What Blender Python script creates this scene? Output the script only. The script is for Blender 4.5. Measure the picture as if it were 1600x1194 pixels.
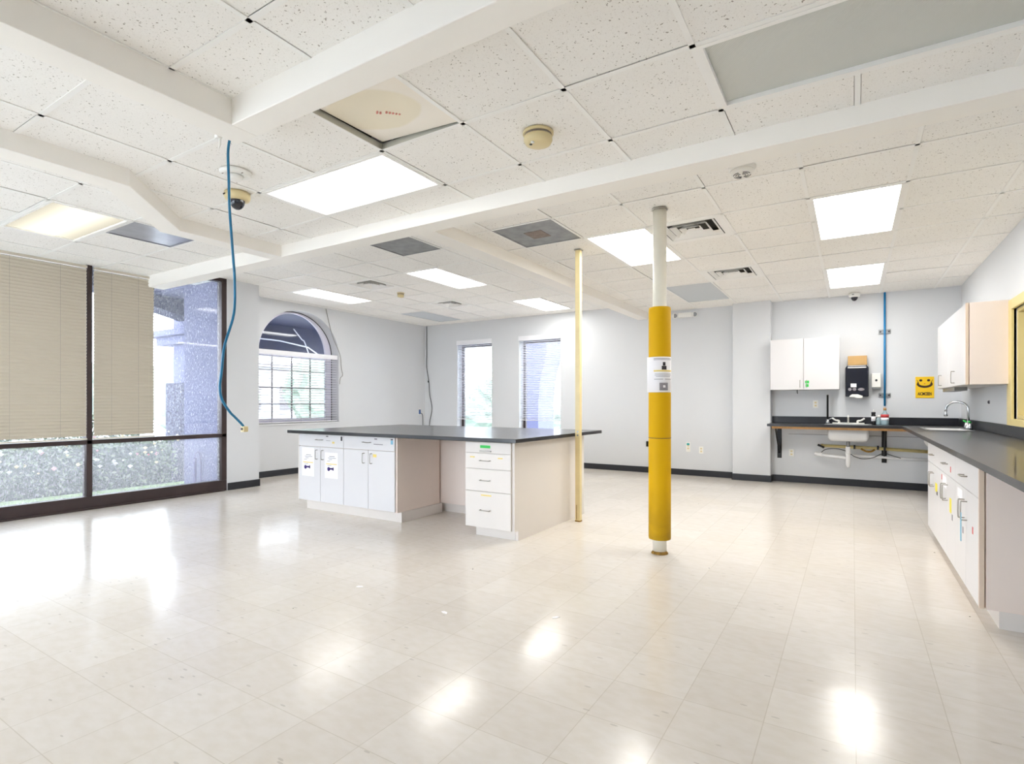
import bpy, bmesh, math, random
from mathutils import Vector, Matrix
random.seed(7)
PI = math.pi
sc = bpy.context.scene
COL = sc.collection
for o in list(bpy.data.objects): bpy.data.objects.remove(o)

# ------------------------------------------------------------------ camera
F_PX, W_PX, H_PX, HOR, YAW = 853.0, 1600, 1194, 630.0, 0.558
cam_d = bpy.data.cameras.new('camera'); cam = bpy.data.objects.new('camera', cam_d); COL.objects.link(cam)
cam.location = (0, 0, 1.2); cam.rotation_euler = (PI/2, 0, YAW)
cam_d.sensor_width = 36; cam_d.sensor_fit = 'HORIZONTAL'; cam_d.lens = 36*F_PX/W_PX
cam_d.shift_y = (HOR-H_PX/2)/W_PX; cam_d.clip_start = 0.02; cam_d.clip_end = 300
sc.camera = cam

# ------------------------------------------------------------------ world, exposure
sc.view_settings.view_transform = 'Standard'; sc.view_settings.look = 'None'
sc.view_settings.gamma = 1; sc.view_settings.use_curve_mapping = False
sc.view_settings.exposure = 2.12
wd = bpy.data.worlds.new('sky'); sc.world = wd; wd.use_nodes = True
bg = wd.node_tree.nodes['Background']; bg.inputs[0].default_value = (0.86, 0.93, 1.0, 1); bg.inputs[1].default_value = 2.4
LAMP = 6.0          # radiance of a lit ceiling diffuser
try:
    sc.cycles.use_denoising = True
    sc.cycles.max_bounces = 28; sc.cycles.diffuse_bounces = 20; sc.cycles.glossy_bounces = 6; sc.cycles.transparent_max_bounces = 24
    sc.cycles.sample_clamp_indirect = 20
except Exception: pass

# ------------------------------------------------------------------ materials
def nt(name):
    m = bpy.data.materials.new(name); m.use_nodes = True
    n = m.node_tree.nodes; l = m.node_tree.links
    return m, n, l, n['Principled BSDF']
def lin(c):
    return tuple(((v/255)/12.92 if v/255 <= .04045 else ((v/255+.055)/1.055)**2.4) for v in c) + (1,)
def mat(name, rgb, rough=.5, metal=0, noise=0, nscale=6, spec=.5, coat=0, bump=0, bscale=80):
    m, n, l, p = nt(name); c = lin(rgb)
    p.inputs['Base Color'].default_value = c; p.inputs['Roughness'].default_value = rough
    p.inputs['Metallic'].default_value = metal; p.inputs['Specular IOR Level'].default_value = spec
    p.inputs['Coat Weight'].default_value = coat
    tc = n.new('ShaderNodeTexCoord')
    if noise:
        t = n.new('ShaderNodeTexNoise'); t.inputs['Scale'].default_value = nscale; t.inputs['Detail'].default_value = 4
        l.new(tc.outputs['Object'], t.inputs['Vector'])
        r = n.new('ShaderNodeValToRGB'); r.color_ramp.elements[0].position = .3; r.color_ramp.elements[1].position = .7
        r.color_ramp.elements[0].color = tuple(x*(1-noise) for x in c[:3])+(1,)
        r.color_ramp.elements[1].color = tuple(min(1, x*(1+noise)) for x in c[:3])+(1,)
        l.new(t.outputs['Fac'], r.inputs[0]); l.new(r.outputs[0], p.inputs['Base Color'])
    if bump:
        t2 = n.new('ShaderNodeTexNoise'); t2.inputs['Scale'].default_value = bscale; t2.inputs['Detail'].default_value = 3
        l.new(tc.outputs['Object'], t2.inputs['Vector'])
        b = n.new('ShaderNodeBump'); b.inputs['Strength'].default_value = bump; b.inputs['Distance'].default_value = .01
        l.new(t2.outputs['Fac'], b.inputs['Height']); l.new(b.outputs[0], p.inputs['Normal'])
    return m
M = {}
M['wall'] = mat('painted_wall', (216, 218, 221), .6, noise=.012, nscale=1.2, bump=.05, bscale=250)
M['beam'] = mat('painted_beam', (247, 244, 238), .6, noise=.01, nscale=2)
M['tbar'] = mat('grid_white', (246, 245, 242), .45)
M['plenum'] = mat('plenum_dark', (60, 58, 52), .9)
M['laminate'] = mat('white_laminate', (228, 222, 216), .35, noise=.006)
M['almond'] = mat('almond_laminate', (238, 224, 214), .4, noise=.006)
M['splash'] = mat('dark_backsplash', (26, 28, 36), .35)
M['laminate_edge'] = mat('beige_edge', (222, 203, 184), .45)
M['laminate_cool'] = mat('cool_white_laminate', (222, 220, 221), .3)
M['epoxy'] = mat('black_worktop', (29, 28, 32), .30, noise=.15, nscale=3, spec=.6, coat=.3)
M['black'] = mat('black_rubber', (34, 36, 42), .45)
M['blackmetal'] = mat('black_metal', (22, 22, 24), .4, metal=.3)
M['bronze'] = mat('bronze_frame', (62, 50, 50), .4, metal=.25, noise=.12, nscale=5)
M['whitepl'] = mat('white_plastic', (238, 237, 232), .35)
M['creampl'] = mat('aged_cream_plastic', (222, 205, 158), .4)
M['paperw'] = mat('paper', (245, 243, 246), .8)
M['ink'] = mat('ink_dark', (60, 55, 60), .8)
M['inkgrey'] = mat('ink_grey', (140, 135, 140), .8)
M['inkpurple'] = mat('ink_purple', (60, 40, 110), .8)
M['tapey'] = mat('yellow_tape', (238, 214, 120), .6)
M['green'] = mat('green_tag', (40, 205, 80), .5)
M['teal'] = mat('teal_tag', (40, 170, 170), .5)
M['bluetag'] = mat('pale_blue_tag', (130, 190, 215), .5)
M['red'] = mat('red_mark', (205, 70, 70), .6)
M['yellowtag'] = mat('bright_yellow_tag', (240, 225, 40), .5)
M['chrome'] = mat('chrome', (205, 208, 212), .18, metal=1)
M['nickel'] = mat('nickel_handle', (165, 160, 152), .3, metal=.9)
M['steel'] = mat('brushed_steel', (150, 152, 154), .35, metal=.9)
M['sinkw'] = mat('white_enamel_sink', (214, 214, 214), .35)
M['pvc'] = mat('white_pvc', (240, 240, 240), .35)
M['pipey'] = mat('yellowed_pipe', (212, 194, 132), .45, noise=.06, nscale=30)
M['wood'] = mat('raw_wood_strip', (206, 158, 100), .6, noise=.15, nscale=12)
M['cardboard'] = mat('brown_cardboard', (196, 158, 104), .8, noise=.05)
M['blue'] = mat('blue_tube', (14, 128, 190), .35)
M['bluecable'] = mat('blue_cable', (20, 110, 150), .35)
M['yellow'] = None
M['postp'] = mat('cream_post_paint', (232, 214, 160), .35, noise=.05, nscale=9)
M['pipew'] = mat('white_column_paint', (238, 234, 220), .3)
M['rust'] = mat('rust', (150, 112, 40), .8, noise=.5, nscale=60)
M['frameY'] = mat('yellow_door_frame', (226, 206, 142), .4)
M['brown'] = mat('dark_brown', (70, 45, 28), .5)
M['slat_beige'] = mat('beige_slat', (200, 192, 176), .5)
M['slat_white'] = mat('white_slat', (240, 240, 244), .45)
M['cord'] = mat('grey_cord', (150, 147, 142), .6)
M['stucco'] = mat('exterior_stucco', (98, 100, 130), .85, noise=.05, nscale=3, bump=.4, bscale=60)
M['stucco_shaded'] = mat('shaded_stucco', (44, 46, 72), .85, noise=.08, nscale=3)  # same stucco, with the portico's shade put into the base colour
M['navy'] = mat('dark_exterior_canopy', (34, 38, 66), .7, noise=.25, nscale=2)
M['rough_tile'] = mat('rough_column_cladding', (66, 66, 84), .85, noise=.55, nscale=22, bump=.8, bscale=30)
M['ground'] = mat('exterior_ground', (190, 190, 188), .9, noise=.1, nscale=2)
M['grass'] = mat('exterior_grass', (150, 170, 120), .9, noise=.3, nscale=10)
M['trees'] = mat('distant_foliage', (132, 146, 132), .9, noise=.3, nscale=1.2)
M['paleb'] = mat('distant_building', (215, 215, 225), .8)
M['smoked'] = mat('smoked_plastic', (18, 20, 34), .12, spec=.8)
M['bottleblue'] = mat('bluish_plastic', (150, 172, 180), .3)
M['signy'] = mat('sign_yellow', (246, 200, 20), .45)
M['signk'] = mat('sign_print', (58, 34, 10), .5)
M['dirtygrille'] = mat('grey_grille', (148, 150, 152), .6, noise=.18, nscale=9)
M['dullpanel'] = mat('dull_panel', (203, 208, 212), .5)
M['greypanel'] = mat('silver_panel', (150, 150, 158), .3, metal=.5, noise=.15, nscale=6)

def ramp2(n, p0, c0, p1, c1):
    r = n.new('ShaderNodeValToRGB'); e = r.color_ramp.elements
    e[0].position = p0; e[0].color = c0; e[1].position = p1; e[1].color = c1
    return r
def mix(n, l, fac, a, b, typ='RGBA', blend='MIX'):
    x = n.new('ShaderNodeMix'); x.data_type = typ; x.blend_type = blend
    l.new(fac, x.inputs['Factor']) if not isinstance(fac, (int, float)) else setattr(x.inputs['Factor'], 'default_value', fac)
    for v, s in ((a, 6), (b, 7)):
        if isinstance(v, tuple): x.inputs[s].default_value = v
        else: l.new(v, x.inputs[s])
    return x.outputs[2]

def tile_material():
    m, n, l, p = nt('acoustic_tile'); p.inputs['Roughness'].default_value = .9; p.inputs['Specular IOR Level'].default_value = .15
    tc = n.new('ShaderNodeTexCoord'); mp = n.new('ShaderNodeMapping'); mp.inputs['Scale'].default_value = (1, 1, 1)
    l.new(tc.outputs['Object'], mp.inputs[0])
    nz = n.new('ShaderNodeTexNoise'); nz.inputs['Scale'].default_value = 40; l.new(mp.outputs[0], nz.inputs['Vector'])
    add = n.new('ShaderNodeVectorMath'); add.operation = 'MULTIPLY_ADD'
    l.new(nz.outputs['Color'], add.inputs[0]); add.inputs[1].default_value = (.03, .03, 0); l.new(mp.outputs[0], add.inputs[2])
    base = lin((248, 246, 242))
    # sparse larger pits and dense fine fissures
    def pits(scale, thr, dens, rnd):
        v = n.new('ShaderNodeTexVoronoi'); v.inputs['Scale'].default_value = scale; v.inputs['Randomness'].default_value = rnd
        l.new(add.outputs[0], v.inputs['Vector'])
        sep = n.new('ShaderNodeSeparateColor'); l.new(v.outputs['Color'], sep.inputs[0])
        t = n.new('ShaderNodeMath'); t.operation = 'MULTIPLY'; t.inputs[1].default_value = thr; l.new(sep.outputs[1], t.inputs[0])
        a = n.new('ShaderNodeMath'); a.operation = 'LESS_THAN'; l.new(v.outputs['Distance'], a.inputs[0]); l.new(t.outputs[0], a.inputs[1])
        b = n.new('ShaderNodeMath'); b.operation = 'LESS_THAN'; b.inputs[1].default_value = dens; l.new(sep.outputs[0], b.inputs[0])
        c = n.new('ShaderNodeMath'); c.operation = 'MULTIPLY'; l.new(a.outputs[0], c.inputs[0]); l.new(b.outputs[0], c.inputs[1])
        return c.outputs[0]
    f1 = pits(115, .42, .20, 1); f2 = pits(260, .42, .5, 1)
    big = n.new('ShaderNodeTexNoise'); big.inputs['Scale'].default_value = 1.1; l.new(tc.outputs['Object'], big.inputs['Vector'])
    r = ramp2(n, .35, tuple(x*.96 for x in base[:3])+(1,), .65, base); l.new(big.outputs[0], r.inputs[0])
    m1 = n.new('ShaderNodeMath'); m1.operation = 'MULTIPLY'; m1.inputs[1].default_value = .7; l.new(f1, m1.inputs[0])
    m2 = n.new('ShaderNodeMath'); m2.operation = 'MULTIPLY'; m2.inputs[1].default_value = .30; l.new(f2, m2.inputs[0])
    c1 = mix(n, l, m1.outputs[0], r.outputs[0], lin((120, 108, 92)))
    c2 = mix(n, l, m2.outputs[0], c1, lin((150, 138, 120)))
    l.new(c2, p.inputs['Base Color'])
    return m
M['tile'] = tile_material()

def floor_material():
    m, n, l, p = nt('vinyl_floor_tiles')
    tc = n.new('ShaderNodeTexCoord'); sep = n.new('ShaderNodeSeparateXYZ'); l.new(tc.outputs['Object'], sep.inputs[0])
    def grid(out, pitch, ph):
        a = n.new('ShaderNodeMath'); a.operation = 'MULTIPLY_ADD'; a.inputs[1].default_value = 1/pitch; a.inputs[2].default_value = -ph/pitch+100
        l.new(out, a.inputs[0]); fr = n.new('ShaderNodeMath'); fr.operation = 'FRACT'; l.new(a.outputs[0], fr.inputs[0])
        s = n.new('ShaderNodeMath'); s.operation = 'SUBTRACT'; s.inputs[1].default_value = .5; l.new(fr.outputs[0], s.inputs[0])
        ab = n.new('ShaderNodeMath'); ab.operation = 'ABSOLUTE'; l.new(s.outputs[0], ab.inputs[0])
        g = n.new('ShaderNodeMath'); g.operation = 'GREATER_THAN'; g.inputs[1].default_value = .5-.0016/pitch; l.new(ab.outputs[0], g.inputs[0])
        fl = n.new('ShaderNodeMath'); fl.operation = 'FLOOR'; l.new(a.outputs[0], fl.inputs[0])
        return g.outputs[0], fl.outputs[0]
    gx, ix = grid(sep.outputs[0], .295, -.285); gy, iy = grid(sep.outputs[1], .302, 1.335)
    mx = n.new('ShaderNodeMath'); mx.operation = 'MAXIMUM'; l.new(gx, mx.inputs[0]); l.new(gy, mx.inputs[1])
    cmb = n.new('ShaderNodeCombineXYZ'); l.new(ix, cmb.inputs[0]); l.new(iy, cmb.inputs[1])
    wn = n.new('ShaderNodeTexWhiteNoise'); wn.noise_dimensions = '2D'; l.new(cmb.outputs[0], wn.inputs['Vector'])
    tone = ramp2(n, 0, lin((219, 212, 204)), 1, lin((224, 218, 211))); l.new(wn.outputs['Value'], tone.inputs[0])
    # marbling streaks
    mp = n.new('ShaderNodeMapping'); mp.inputs['Scale'].default_value = (8, 15, 1); mp.inputs['Rotation'].default_value = (0, 0, .5); l.new(tc.outputs['Object'], mp.inputs[0])
    nz = n.new('ShaderNodeTexNoise'); nz.inputs['Scale'].default_value = 1.6; nz.inputs['Detail'].default_value = 6; l.new(mp.outputs[0], nz.inputs['Vector'])
    r2 = ramp2(n, .35, (.955, .945, .92, 1), .62, (1, 1, 1, 1)); l.new(nz.outputs[0], r2.inputs[0])
    c = mix(n, l, 1.0, tone.outputs[0], r2.outputs[0], blend='MULTIPLY')
    # yellowish wax build-up and wear
    big = n.new('ShaderNodeTexNoise'); big.inputs['Scale'].default_value = .8; big.inputs['Detail'].default_value = 5; l.new(tc.outputs['Object'], big.inputs['Vector'])
    rb = ramp2(n, .5, (0, 0, 0, 1), .75, (1, 1, 1, 1)); l.new(big.outputs[0], rb.inputs[0])
    mb = n.new('ShaderNodeMath'); mb.operation = 'MULTIPLY'; mb.inputs[1].default_value = .35; l.new(rb.outputs[0], mb.inputs[0])
    c = mix(n, l, mb.outputs[0], c, lin((220, 211, 190)))
    # seams
    ms = n.new('ShaderNodeMath'); ms.operation = 'MULTIPLY'; ms.inputs[1].default_value = .35; l.new(mx.outputs[0], ms.inputs[0])
    c = mix(n, l, ms.outputs[0], c, lin((165, 152, 128)))
    # small dark chips and scuffs
    v = n.new('ShaderNodeTexVoronoi'); v.inputs['Scale'].default_value = 9; l.new(tc.outputs['Object'], v.inputs['Vector'])
    sp = n.new('ShaderNodeSeparateColor'); l.new(v.outputs['Color'], sp.inputs[0])
    a = n.new('ShaderNodeMath'); a.operation = 'LESS_THAN'; a.inputs[1].default_value = .055; l.new(v.outputs['Distance'], a.inputs[0])
    b = n.new('ShaderNodeMath'); b.operation = 'LESS_THAN'; b.inputs[1].default_value = .04; l.new(sp.outputs[0], b.inputs[0])
    cc = n.new('ShaderNodeMath'); cc.operation = 'MULTIPLY'; l.new(a.outputs[0], cc.inputs[0]); l.new(b.outputs[0], cc.inputs[1])
    c = mix(n, l, cc.outputs[0], c, lin((70, 66, 60)))
    mp2 = n.new('ShaderNodeMapping'); mp2.inputs['Scale'].default_value = (14, 45, 1); mp2.inputs['Rotation'].default_value = (0, 0, -.4); l.new(tc.outputs['Object'], mp2.inputs[0])
    v2 = n.new('ShaderNodeTexVoronoi'); v2.inputs['Scale'].default_value = 1; l.new(mp2.outputs[0], v2.inputs['Vector'])
    s2 = n.new('ShaderNodeSeparateColor'); l.new(v2.outputs['Color'], s2.inputs[0])
    a2 = n.new('ShaderNodeMath'); a2.operation = 'LESS_THAN'; a2.inputs[1].default_value = .22; l.new(v2.outputs['Distance'], a2.inputs[0])
    b2 = n.new('ShaderNodeMath'); b2.operation = 'LESS_THAN'; b2.inputs[1].default_value = .06; l.new(s2.outputs[0], b2.inputs[0])
    c3 = n.new('ShaderNodeMath'); c3.operation = 'MULTIPLY'; l.new(a2.outputs[0], c3.inputs[0]); l.new(b2.outputs[0], c3.inputs[1])
    c4 = n.new('ShaderNodeMath'); c4.operation = 'MULTIPLY'; c4.inputs[1].default_value = .35; l.new(c3.outputs[0], c4.inputs[0])
    c = mix(n, l, c4.outputs[0], c, lin((150, 142, 132)))
    l.new(c, p.inputs['Base Color'])
    rr = ramp2(n, .3, (.13, .13, .13, 1), .7, (.22, .22, .22, 1)); l.new(big.outputs[0], rr.inputs[0]); l.new(rr.outputs[0], p.inputs['Roughness'])
    p.inputs['Specular IOR Level'].default_value = .4
    bp = n.new('ShaderNodeTexNoise'); bp.inputs['Scale'].default_value = 3.5; bp.inputs['Detail'].default_value = 2; l.new(tc.outputs['Object'], bp.inputs['Vector'])
    bm_ = n.new('ShaderNodeBump'); bm_.inputs['Strength'].default_value = .08; bm_.inputs['Distance'].default_value = .02
    l.new(bp.outputs[0], bm_.inputs['Height']); l.new(bm_.outputs[0], p.inputs['Normal'])
    return m
M['floor'] = floor_material()

def lamp_material(name, strength, axis, centre, half, low=.55, tint=(1, .985, .94, 1)):
    """acrylic diffuser lit by tubes: streaks run along the long axis"""
    m, n, l, p = nt(name); n.remove(p)
    tc = n.new('ShaderNodeTexCoord'); sep = n.new('ShaderNodeSeparateXYZ'); l.new(tc.outputs['Object'], sep.inputs[0])
    a = n.new('ShaderNodeMath'); a.operation = 'MULTIPLY_ADD'; a.inputs[1].default_value = PI*2.0/half; a.inputs[2].default_value = 0
    l.new(sep.outputs[axis], a.inputs[0]); c = n.new('ShaderNodeMath'); c.operation = 'COSINE'; l.new(a.outputs[0], c.inputs[0])
    mr = n.new('ShaderNodeMapRange'); l.new(c.outputs[0], mr.inputs[0]); mr.inputs[1].default_value = -1; mr.inputs[2].default_value = 1
    mr.inputs[3].default_value = strength*low; mr.inputs[4].default_value = strength
    e = n.new('ShaderNodeEmission'); e.inputs[0].default_value = tint; l.new(mr.outputs[0], e.inputs[1])
    l.new(e.outputs[0], n['Material Output'].inputs[0])
    return m

def glass_material(name, dirt, scale=(40, 40, 9), haze=.0, low_z=None):
    m, n, l, p = nt(name); n.remove(p)
    tr = n.new('ShaderNodeBsdfTransparent'); tr.inputs[0].default_value = (.96, .975, 1, 1)
    gl = n.new('ShaderNodeBsdfGlossy'); gl.inputs['Roughness'].default_value = .02
    fr = n.new('ShaderNodeFresnel'); fr.inputs[0].default_value = 1.35
    x = n.new('ShaderNodeMixShader'); l.new(fr.outputs[0], x.inputs[0]); l.new(tr.outputs[0], x.inputs[1]); l.new(gl.outputs[0], x.inputs[2])
    out = x.outputs[0]
    if dirt:
        tc = n.new('ShaderNodeTexCoord'); mp = n.new('ShaderNodeMapping'); mp.inputs['Scale'].default_value = scale; l.new(tc.outputs['Object'], mp.inputs[0])
        nz = n.new('ShaderNodeTexNoise'); nz.inputs['Scale'].default_value = 1; nz.inputs['Detail'].default_value = 5; nz.inputs['Roughness'].default_value = .7
        l.new(mp.outputs[0], nz.inputs['Vector'])
        r = ramp2(n, .5, (haze,)*3+(1,), .72, (dirt,)*3+(1,)); l.new(nz.outputs[0], r.inputs[0])
        tl = n.new('ShaderNodeBsdfTranslucent'); tl.inputs[0].default_value = (.8, .8, .84, 1)
        y = n.new('ShaderNodeMixShader'); l.new(r.outputs[0], y.inputs[0]); l.new(out, y.inputs[1]); l.new(tl.outputs[0], y.inputs[2]); out = y.outputs[0]
    l.new(out, n['Material Output'].inputs[0])
    return m
M['glass'] = glass_material('window_glass', 0)
M['dusty'] = glass_material('dusty_window_glass', .40, scale=(90, 90, 30), haze=.03)
M['dusty_low'] = glass_material('sprinkler_stained_glass', .55, scale=(110, 110, 34), haze=.10)

def yellow_sleeve():
    m, n, l, p = nt('yellow_foam_sleeve'); p.inputs['Roughness'].default_value = .6; p.inputs['Specular IOR Level'].default_value = .2
    tc = n.new('ShaderNodeTexCoord'); nz = n.new('ShaderNodeTexNoise'); nz.inputs['Scale'].default_value = 7; nz.inputs['Detail'].default_value = 5
    l.new(tc.outputs['Object'], nz.inputs['Vector']); sep = n.new('ShaderNodeSeparateXYZ'); l.new(tc.outputs['Object'], sep.inputs[0])
    mr = n.new('ShaderNodeMapRange'); l.new(sep.outputs[2], mr.inputs[0]); mr.inputs[1].default_value = .55; mr.inputs[2].default_value = .12
    mu = n.new('ShaderNodeMath'); mu.operation = 'MULTIPLY'; l.new(mr.outputs[0], mu.inputs[0]); l.new(nz.outputs[0], mu.inputs[1])
    l.new(mix(n, l, mu.outputs[0], lin((216, 168, 0)), lin((112, 90, 30))), p.inputs['Base Color'])
    return m
M['yellow'] = yellow_sleeve()

# ------------------------------------------------------------------ geometry helpers
class MB:
    def __init__(s): s.bm = bmesh.new()
    def _add(s, vs, fs, smooth=False):
        v = [s.bm.verts.new(p) for p in vs]
        for f in fs:
            try: q = s.bm.faces.new([v[i] for i in f]); q.smooth = smooth
            except ValueError: pass
        return s
    def box(s, x0, x1, y0, y1, z0, z1):
        x0, x1 = sorted((x0, x1)); y0, y1 = sorted((y0, y1)); z0, z1 = sorted((z0, z1))
        return s._add([(x, y, z) for z in (z0, z1) for y in (y0, y1) for x in (x0, x1)],
                      [(0, 2, 3, 1), (4, 5, 7, 6), (0, 1, 5, 4), (2, 6, 7, 3), (0, 4, 6, 2), (1, 3, 7, 5)])
    def prism(s, poly, d, t, axis=2):
        """poly: list of 2D points; extruded from d to d+t along axis (0:x -> poly is (y,z); 1:y -> (x,z); 2:z -> (x,y))"""
        def P(p, h): return {0: (h, p[0], p[1]), 1: (p[0], h, p[1]), 2: (p[0], p[1], h)}[axis]
        n = len(poly)
        s._add([P(p, d) for p in poly]+[P(p, d+t) for p in poly],
               [tuple(range(n))[::-1], tuple(range(n, 2*n))]+[(i, (i+1) % n, n+(i+1) % n, n+i) for i in range(n)])
        return s
    def tube(s, pts, r, seg=10, caps=True):
        pts = [Vector(p) for p in pts]; rs = r if isinstance(r, (list, tuple)) else [r]*len(pts)
        rings = []; up = None
        for i, p in enumerate(pts):
            a = pts[max(i-1, 0)]; b = pts[min(i+1, len(pts)-1)]; d = (b-a).normalized()
            if up is None:
                up = Vector((0, 0, 1)) if abs(d.z) < .9 else Vector((1, 0, 0))
            u = (up-d*up.dot(d)).normalized(); w = d.cross(u); up = u
            rings.append([s.bm.verts.new(p+(u*math.cos(2*PI*k/seg)+w*math.sin(2*PI*k/seg))*rs[i]) for k in range(seg)])
        for A, B in zip(rings, rings[1:]):
            for k in range(seg):
                f = s.bm.faces.new((A[k], A[(k+1) % seg], B[(k+1) % seg], B[k])); f.smooth = True
        if caps: s.bm.faces.new(rings[0][::-1]); s.bm.faces.new(rings[-1])
        return s
    def lathe(s, prof, x, y, seg=32, closed=False):
        """prof: [(r, z)]"""
        rings = []
        for r, z in prof:
            rings.append([s.bm.verts.new((x+r*math.cos(2*PI*k/seg), y+r*math.sin(2*PI*k/seg), z)) for k in range(seg)] if r > 1e-5 else [s.bm.verts.new((x, y, z))])
        for A, B in zip(rings, rings[1:]):
            for k in range(seg):
                q = [A[k % len(A)], A[(k+1) % len(A)], B[(k+1) % len(B)], B[k % len(B)]]
                u = []
                for t in q:
                    if t not in u: u.append(t)
                if len(u) > 2:
                    f = s.bm.faces.new(u); f.smooth = True
        if not closed:
            for R in (rings[0], rings[-1]):
                if len(R) > 2: s.bm.faces.new(R)
        return s
    def build(s, name, m, parent=None, bevel=0, autos=False):
        off = Vector((0, 0, 0))
        if parent is not None:
            r = parent
            while r.parent: r = r.parent
            off = Vector(r.location)
        bmesh.ops.recalc_face_normals(s.bm, faces=s.bm.faces)
        if parent is not None: bmesh.ops.translate(s.bm, verts=s.bm.verts, vec=-off)
        me = bpy.data.meshes.new(name); s.bm.to_mesh(me); s.bm.free(); me.materials.append(m)
        o = bpy.data.objects.new(name, me); COL.objects.link(o)
        if parent is not None: o.parent = parent
        if bevel:
            b = o.modifiers.new('bevel', 'BEVEL'); b.width = bevel; b.segments = 2; b.limit_method = 'ANGLE'; b.angle_limit = .9
        return o
def tag(o, label=None, cat=None, group=None, kind=None):
    if label: o['label'] = label
    if cat: o['category'] = cat
    if group: o['group'] = group
    if kind: o['kind'] = kind
    return o
def thing(name, label, cat, loc, group=None):
    o = bpy.data.objects.new(name, None); COL.objects.link(o); o.location = loc; o.empty_display_size = .1
    return tag(o, label, cat, group)
def struct(o, label=None):
    o['kind'] = 'structure'
    if label: o['label'] = label
    return o
def sroot(name, loc=(0, 0, 0)):
    o = bpy.data.objects.new(name, None); COL.objects.link(o); o.location = loc; o['kind'] = 'structure'; return o
def clip(poly, cpoly):
    """Sutherland-Hodgman, cpoly convex CCW"""
    out = list(poly); n = len(cpoly)
    for i in range(n):
        a, b = cpoly[i], cpoly[(i+1) % n]; src, out = out, []
        if not src: break
        def side(p): return (b[0]-a[0])*(p[1]-a[1])-(b[1]-a[1])*(p[0]-a[0])
        for j, p in enumerate(src):
            q = src[(j+1) % len(src)]; sp, sq = side(p), side(q)
            if sp >= -1e-9: out.append(p)
            if (sp > 1e-9 and sq < -1e-9) or (sp < -1e-9 and sq > 1e-9):
                t = sp/(sp-sq); out.append((p[0]+(q[0]-p[0])*t, p[1]+(q[1]-p[1])*t))
    res = []
    for p in out:
        if not res or (abs(p[0]-res[-1][0])+abs(p[1]-res[-1][1])) > 1e-6: res.append(p)
    return res if len(res) > 2 else []
def text_obj(body, size, mat_, M4, parent, name='lettering', width=None, extrude=.0008, boldoff=0):
    cu = bpy.data.curves.new(name, 'FONT'); cu.body = body; cu.size = size; cu.extrude = extrude; cu.align_x = 'CENTER'; cu.align_y = 'CENTER'; cu.offset = boldoff
    t = bpy.data.objects.new(name, cu); COL.objects.link(t)
    bpy.context.view_layer.update()
    me = bpy.data.meshes.new_from_object(t.evaluated_get(bpy.context.evaluated_depsgraph_get()))
    bpy.data.objects.remove(t)
    if width:
        xs = [v.co.x for v in me.vertices]; k = width/(max(xs)-min(xs))
        for v in me.vertices: v.co.x *= k
    r = parent
    while r.parent: r = r.parent
    me.transform(Matrix.Translation(-Vector(r.location)) @ M4)
    me.materials.clear(); me.materials.append(mat_)
    o = bpy.data.objects.new(name, me); COL.objects.link(o); o.parent = parent
    return o

# ------------------------------------------------------------------ room shell
XL, XA, XR, YB, YAl, YP, YN = -7.3, -8.05, 1.22, 9.25, 9.30, 9.10, -2.6
TOP = 3.2
struct(MB().box(-8.3, 1.45, -2.85, 9.5, -.12, 0).build('floor', M['floor']))
# arched window wall (opening cut as polygons)
AY0, AY1, AZ0, AZS, AH = 5.25, 6.86, .86, 2.05, .74
arc = [(AY0+(AY1-AY0)/2-(AY1-AY0)/2*math.cos(PI*k/32), AZS+AH*math.sin(PI*k/32)) for k in range(33)]
def wall_arch(x0, x1):
    b = MB()
    b.box(x0, x1, 4.77, AY0, 0, TOP); b.box(x0, x1, AY1, 9.5, 0, TOP); b.box(x0, x1, AY0, AY1, 0, AZ0)
    for (ya, za), (yb, zb) in zip(arc, arc[1:]):
        b.prism([(ya, za), (yb, zb), (yb, TOP), (ya, TOP)], x0, x1-x0, 0)
    return b
wl = struct(wall_arch(-8.33, XA).build('wall_left', M['wall']))
# pier between storefront and arched window
pier = struct(MB().box(-8.33, XL, 4.29, 4.77, 0, TOP).build('wall_left_pier', M['wall']))
# back wall with two narrow windows
W = [(-7.15, -6.26), (-5.61, -4.69)]; WZ0, WZ1 = .45, 2.44
b = MB()
xs = [-8.33, W[0][0], W[0][1], W[1][0], W[1][1], -1.60]
b.box(xs[0], xs[1], YB, 9.5, 0, TOP).box(xs[2], xs[3], YB, 9.5, 0, TOP).box(xs[4], xs[5], YB, 9.5, 0, TOP)
for a, c in W: b.box(a, c, YB, 9.5, 0, WZ0).box(a, c, YB, 9.5, WZ1, TOP)
struct(b.build('wall_back', M['wall']))
struct(MB().box(-1.60, -1.06, YP, 9.5, 0, TOP).build('wall_back_pier', M['wall'], bevel=.006))
struct(MB().box(-1.06, 1.45, YAl, 9.5, 0, TOP).build('wall_back_alcove', M['wall']))
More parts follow.
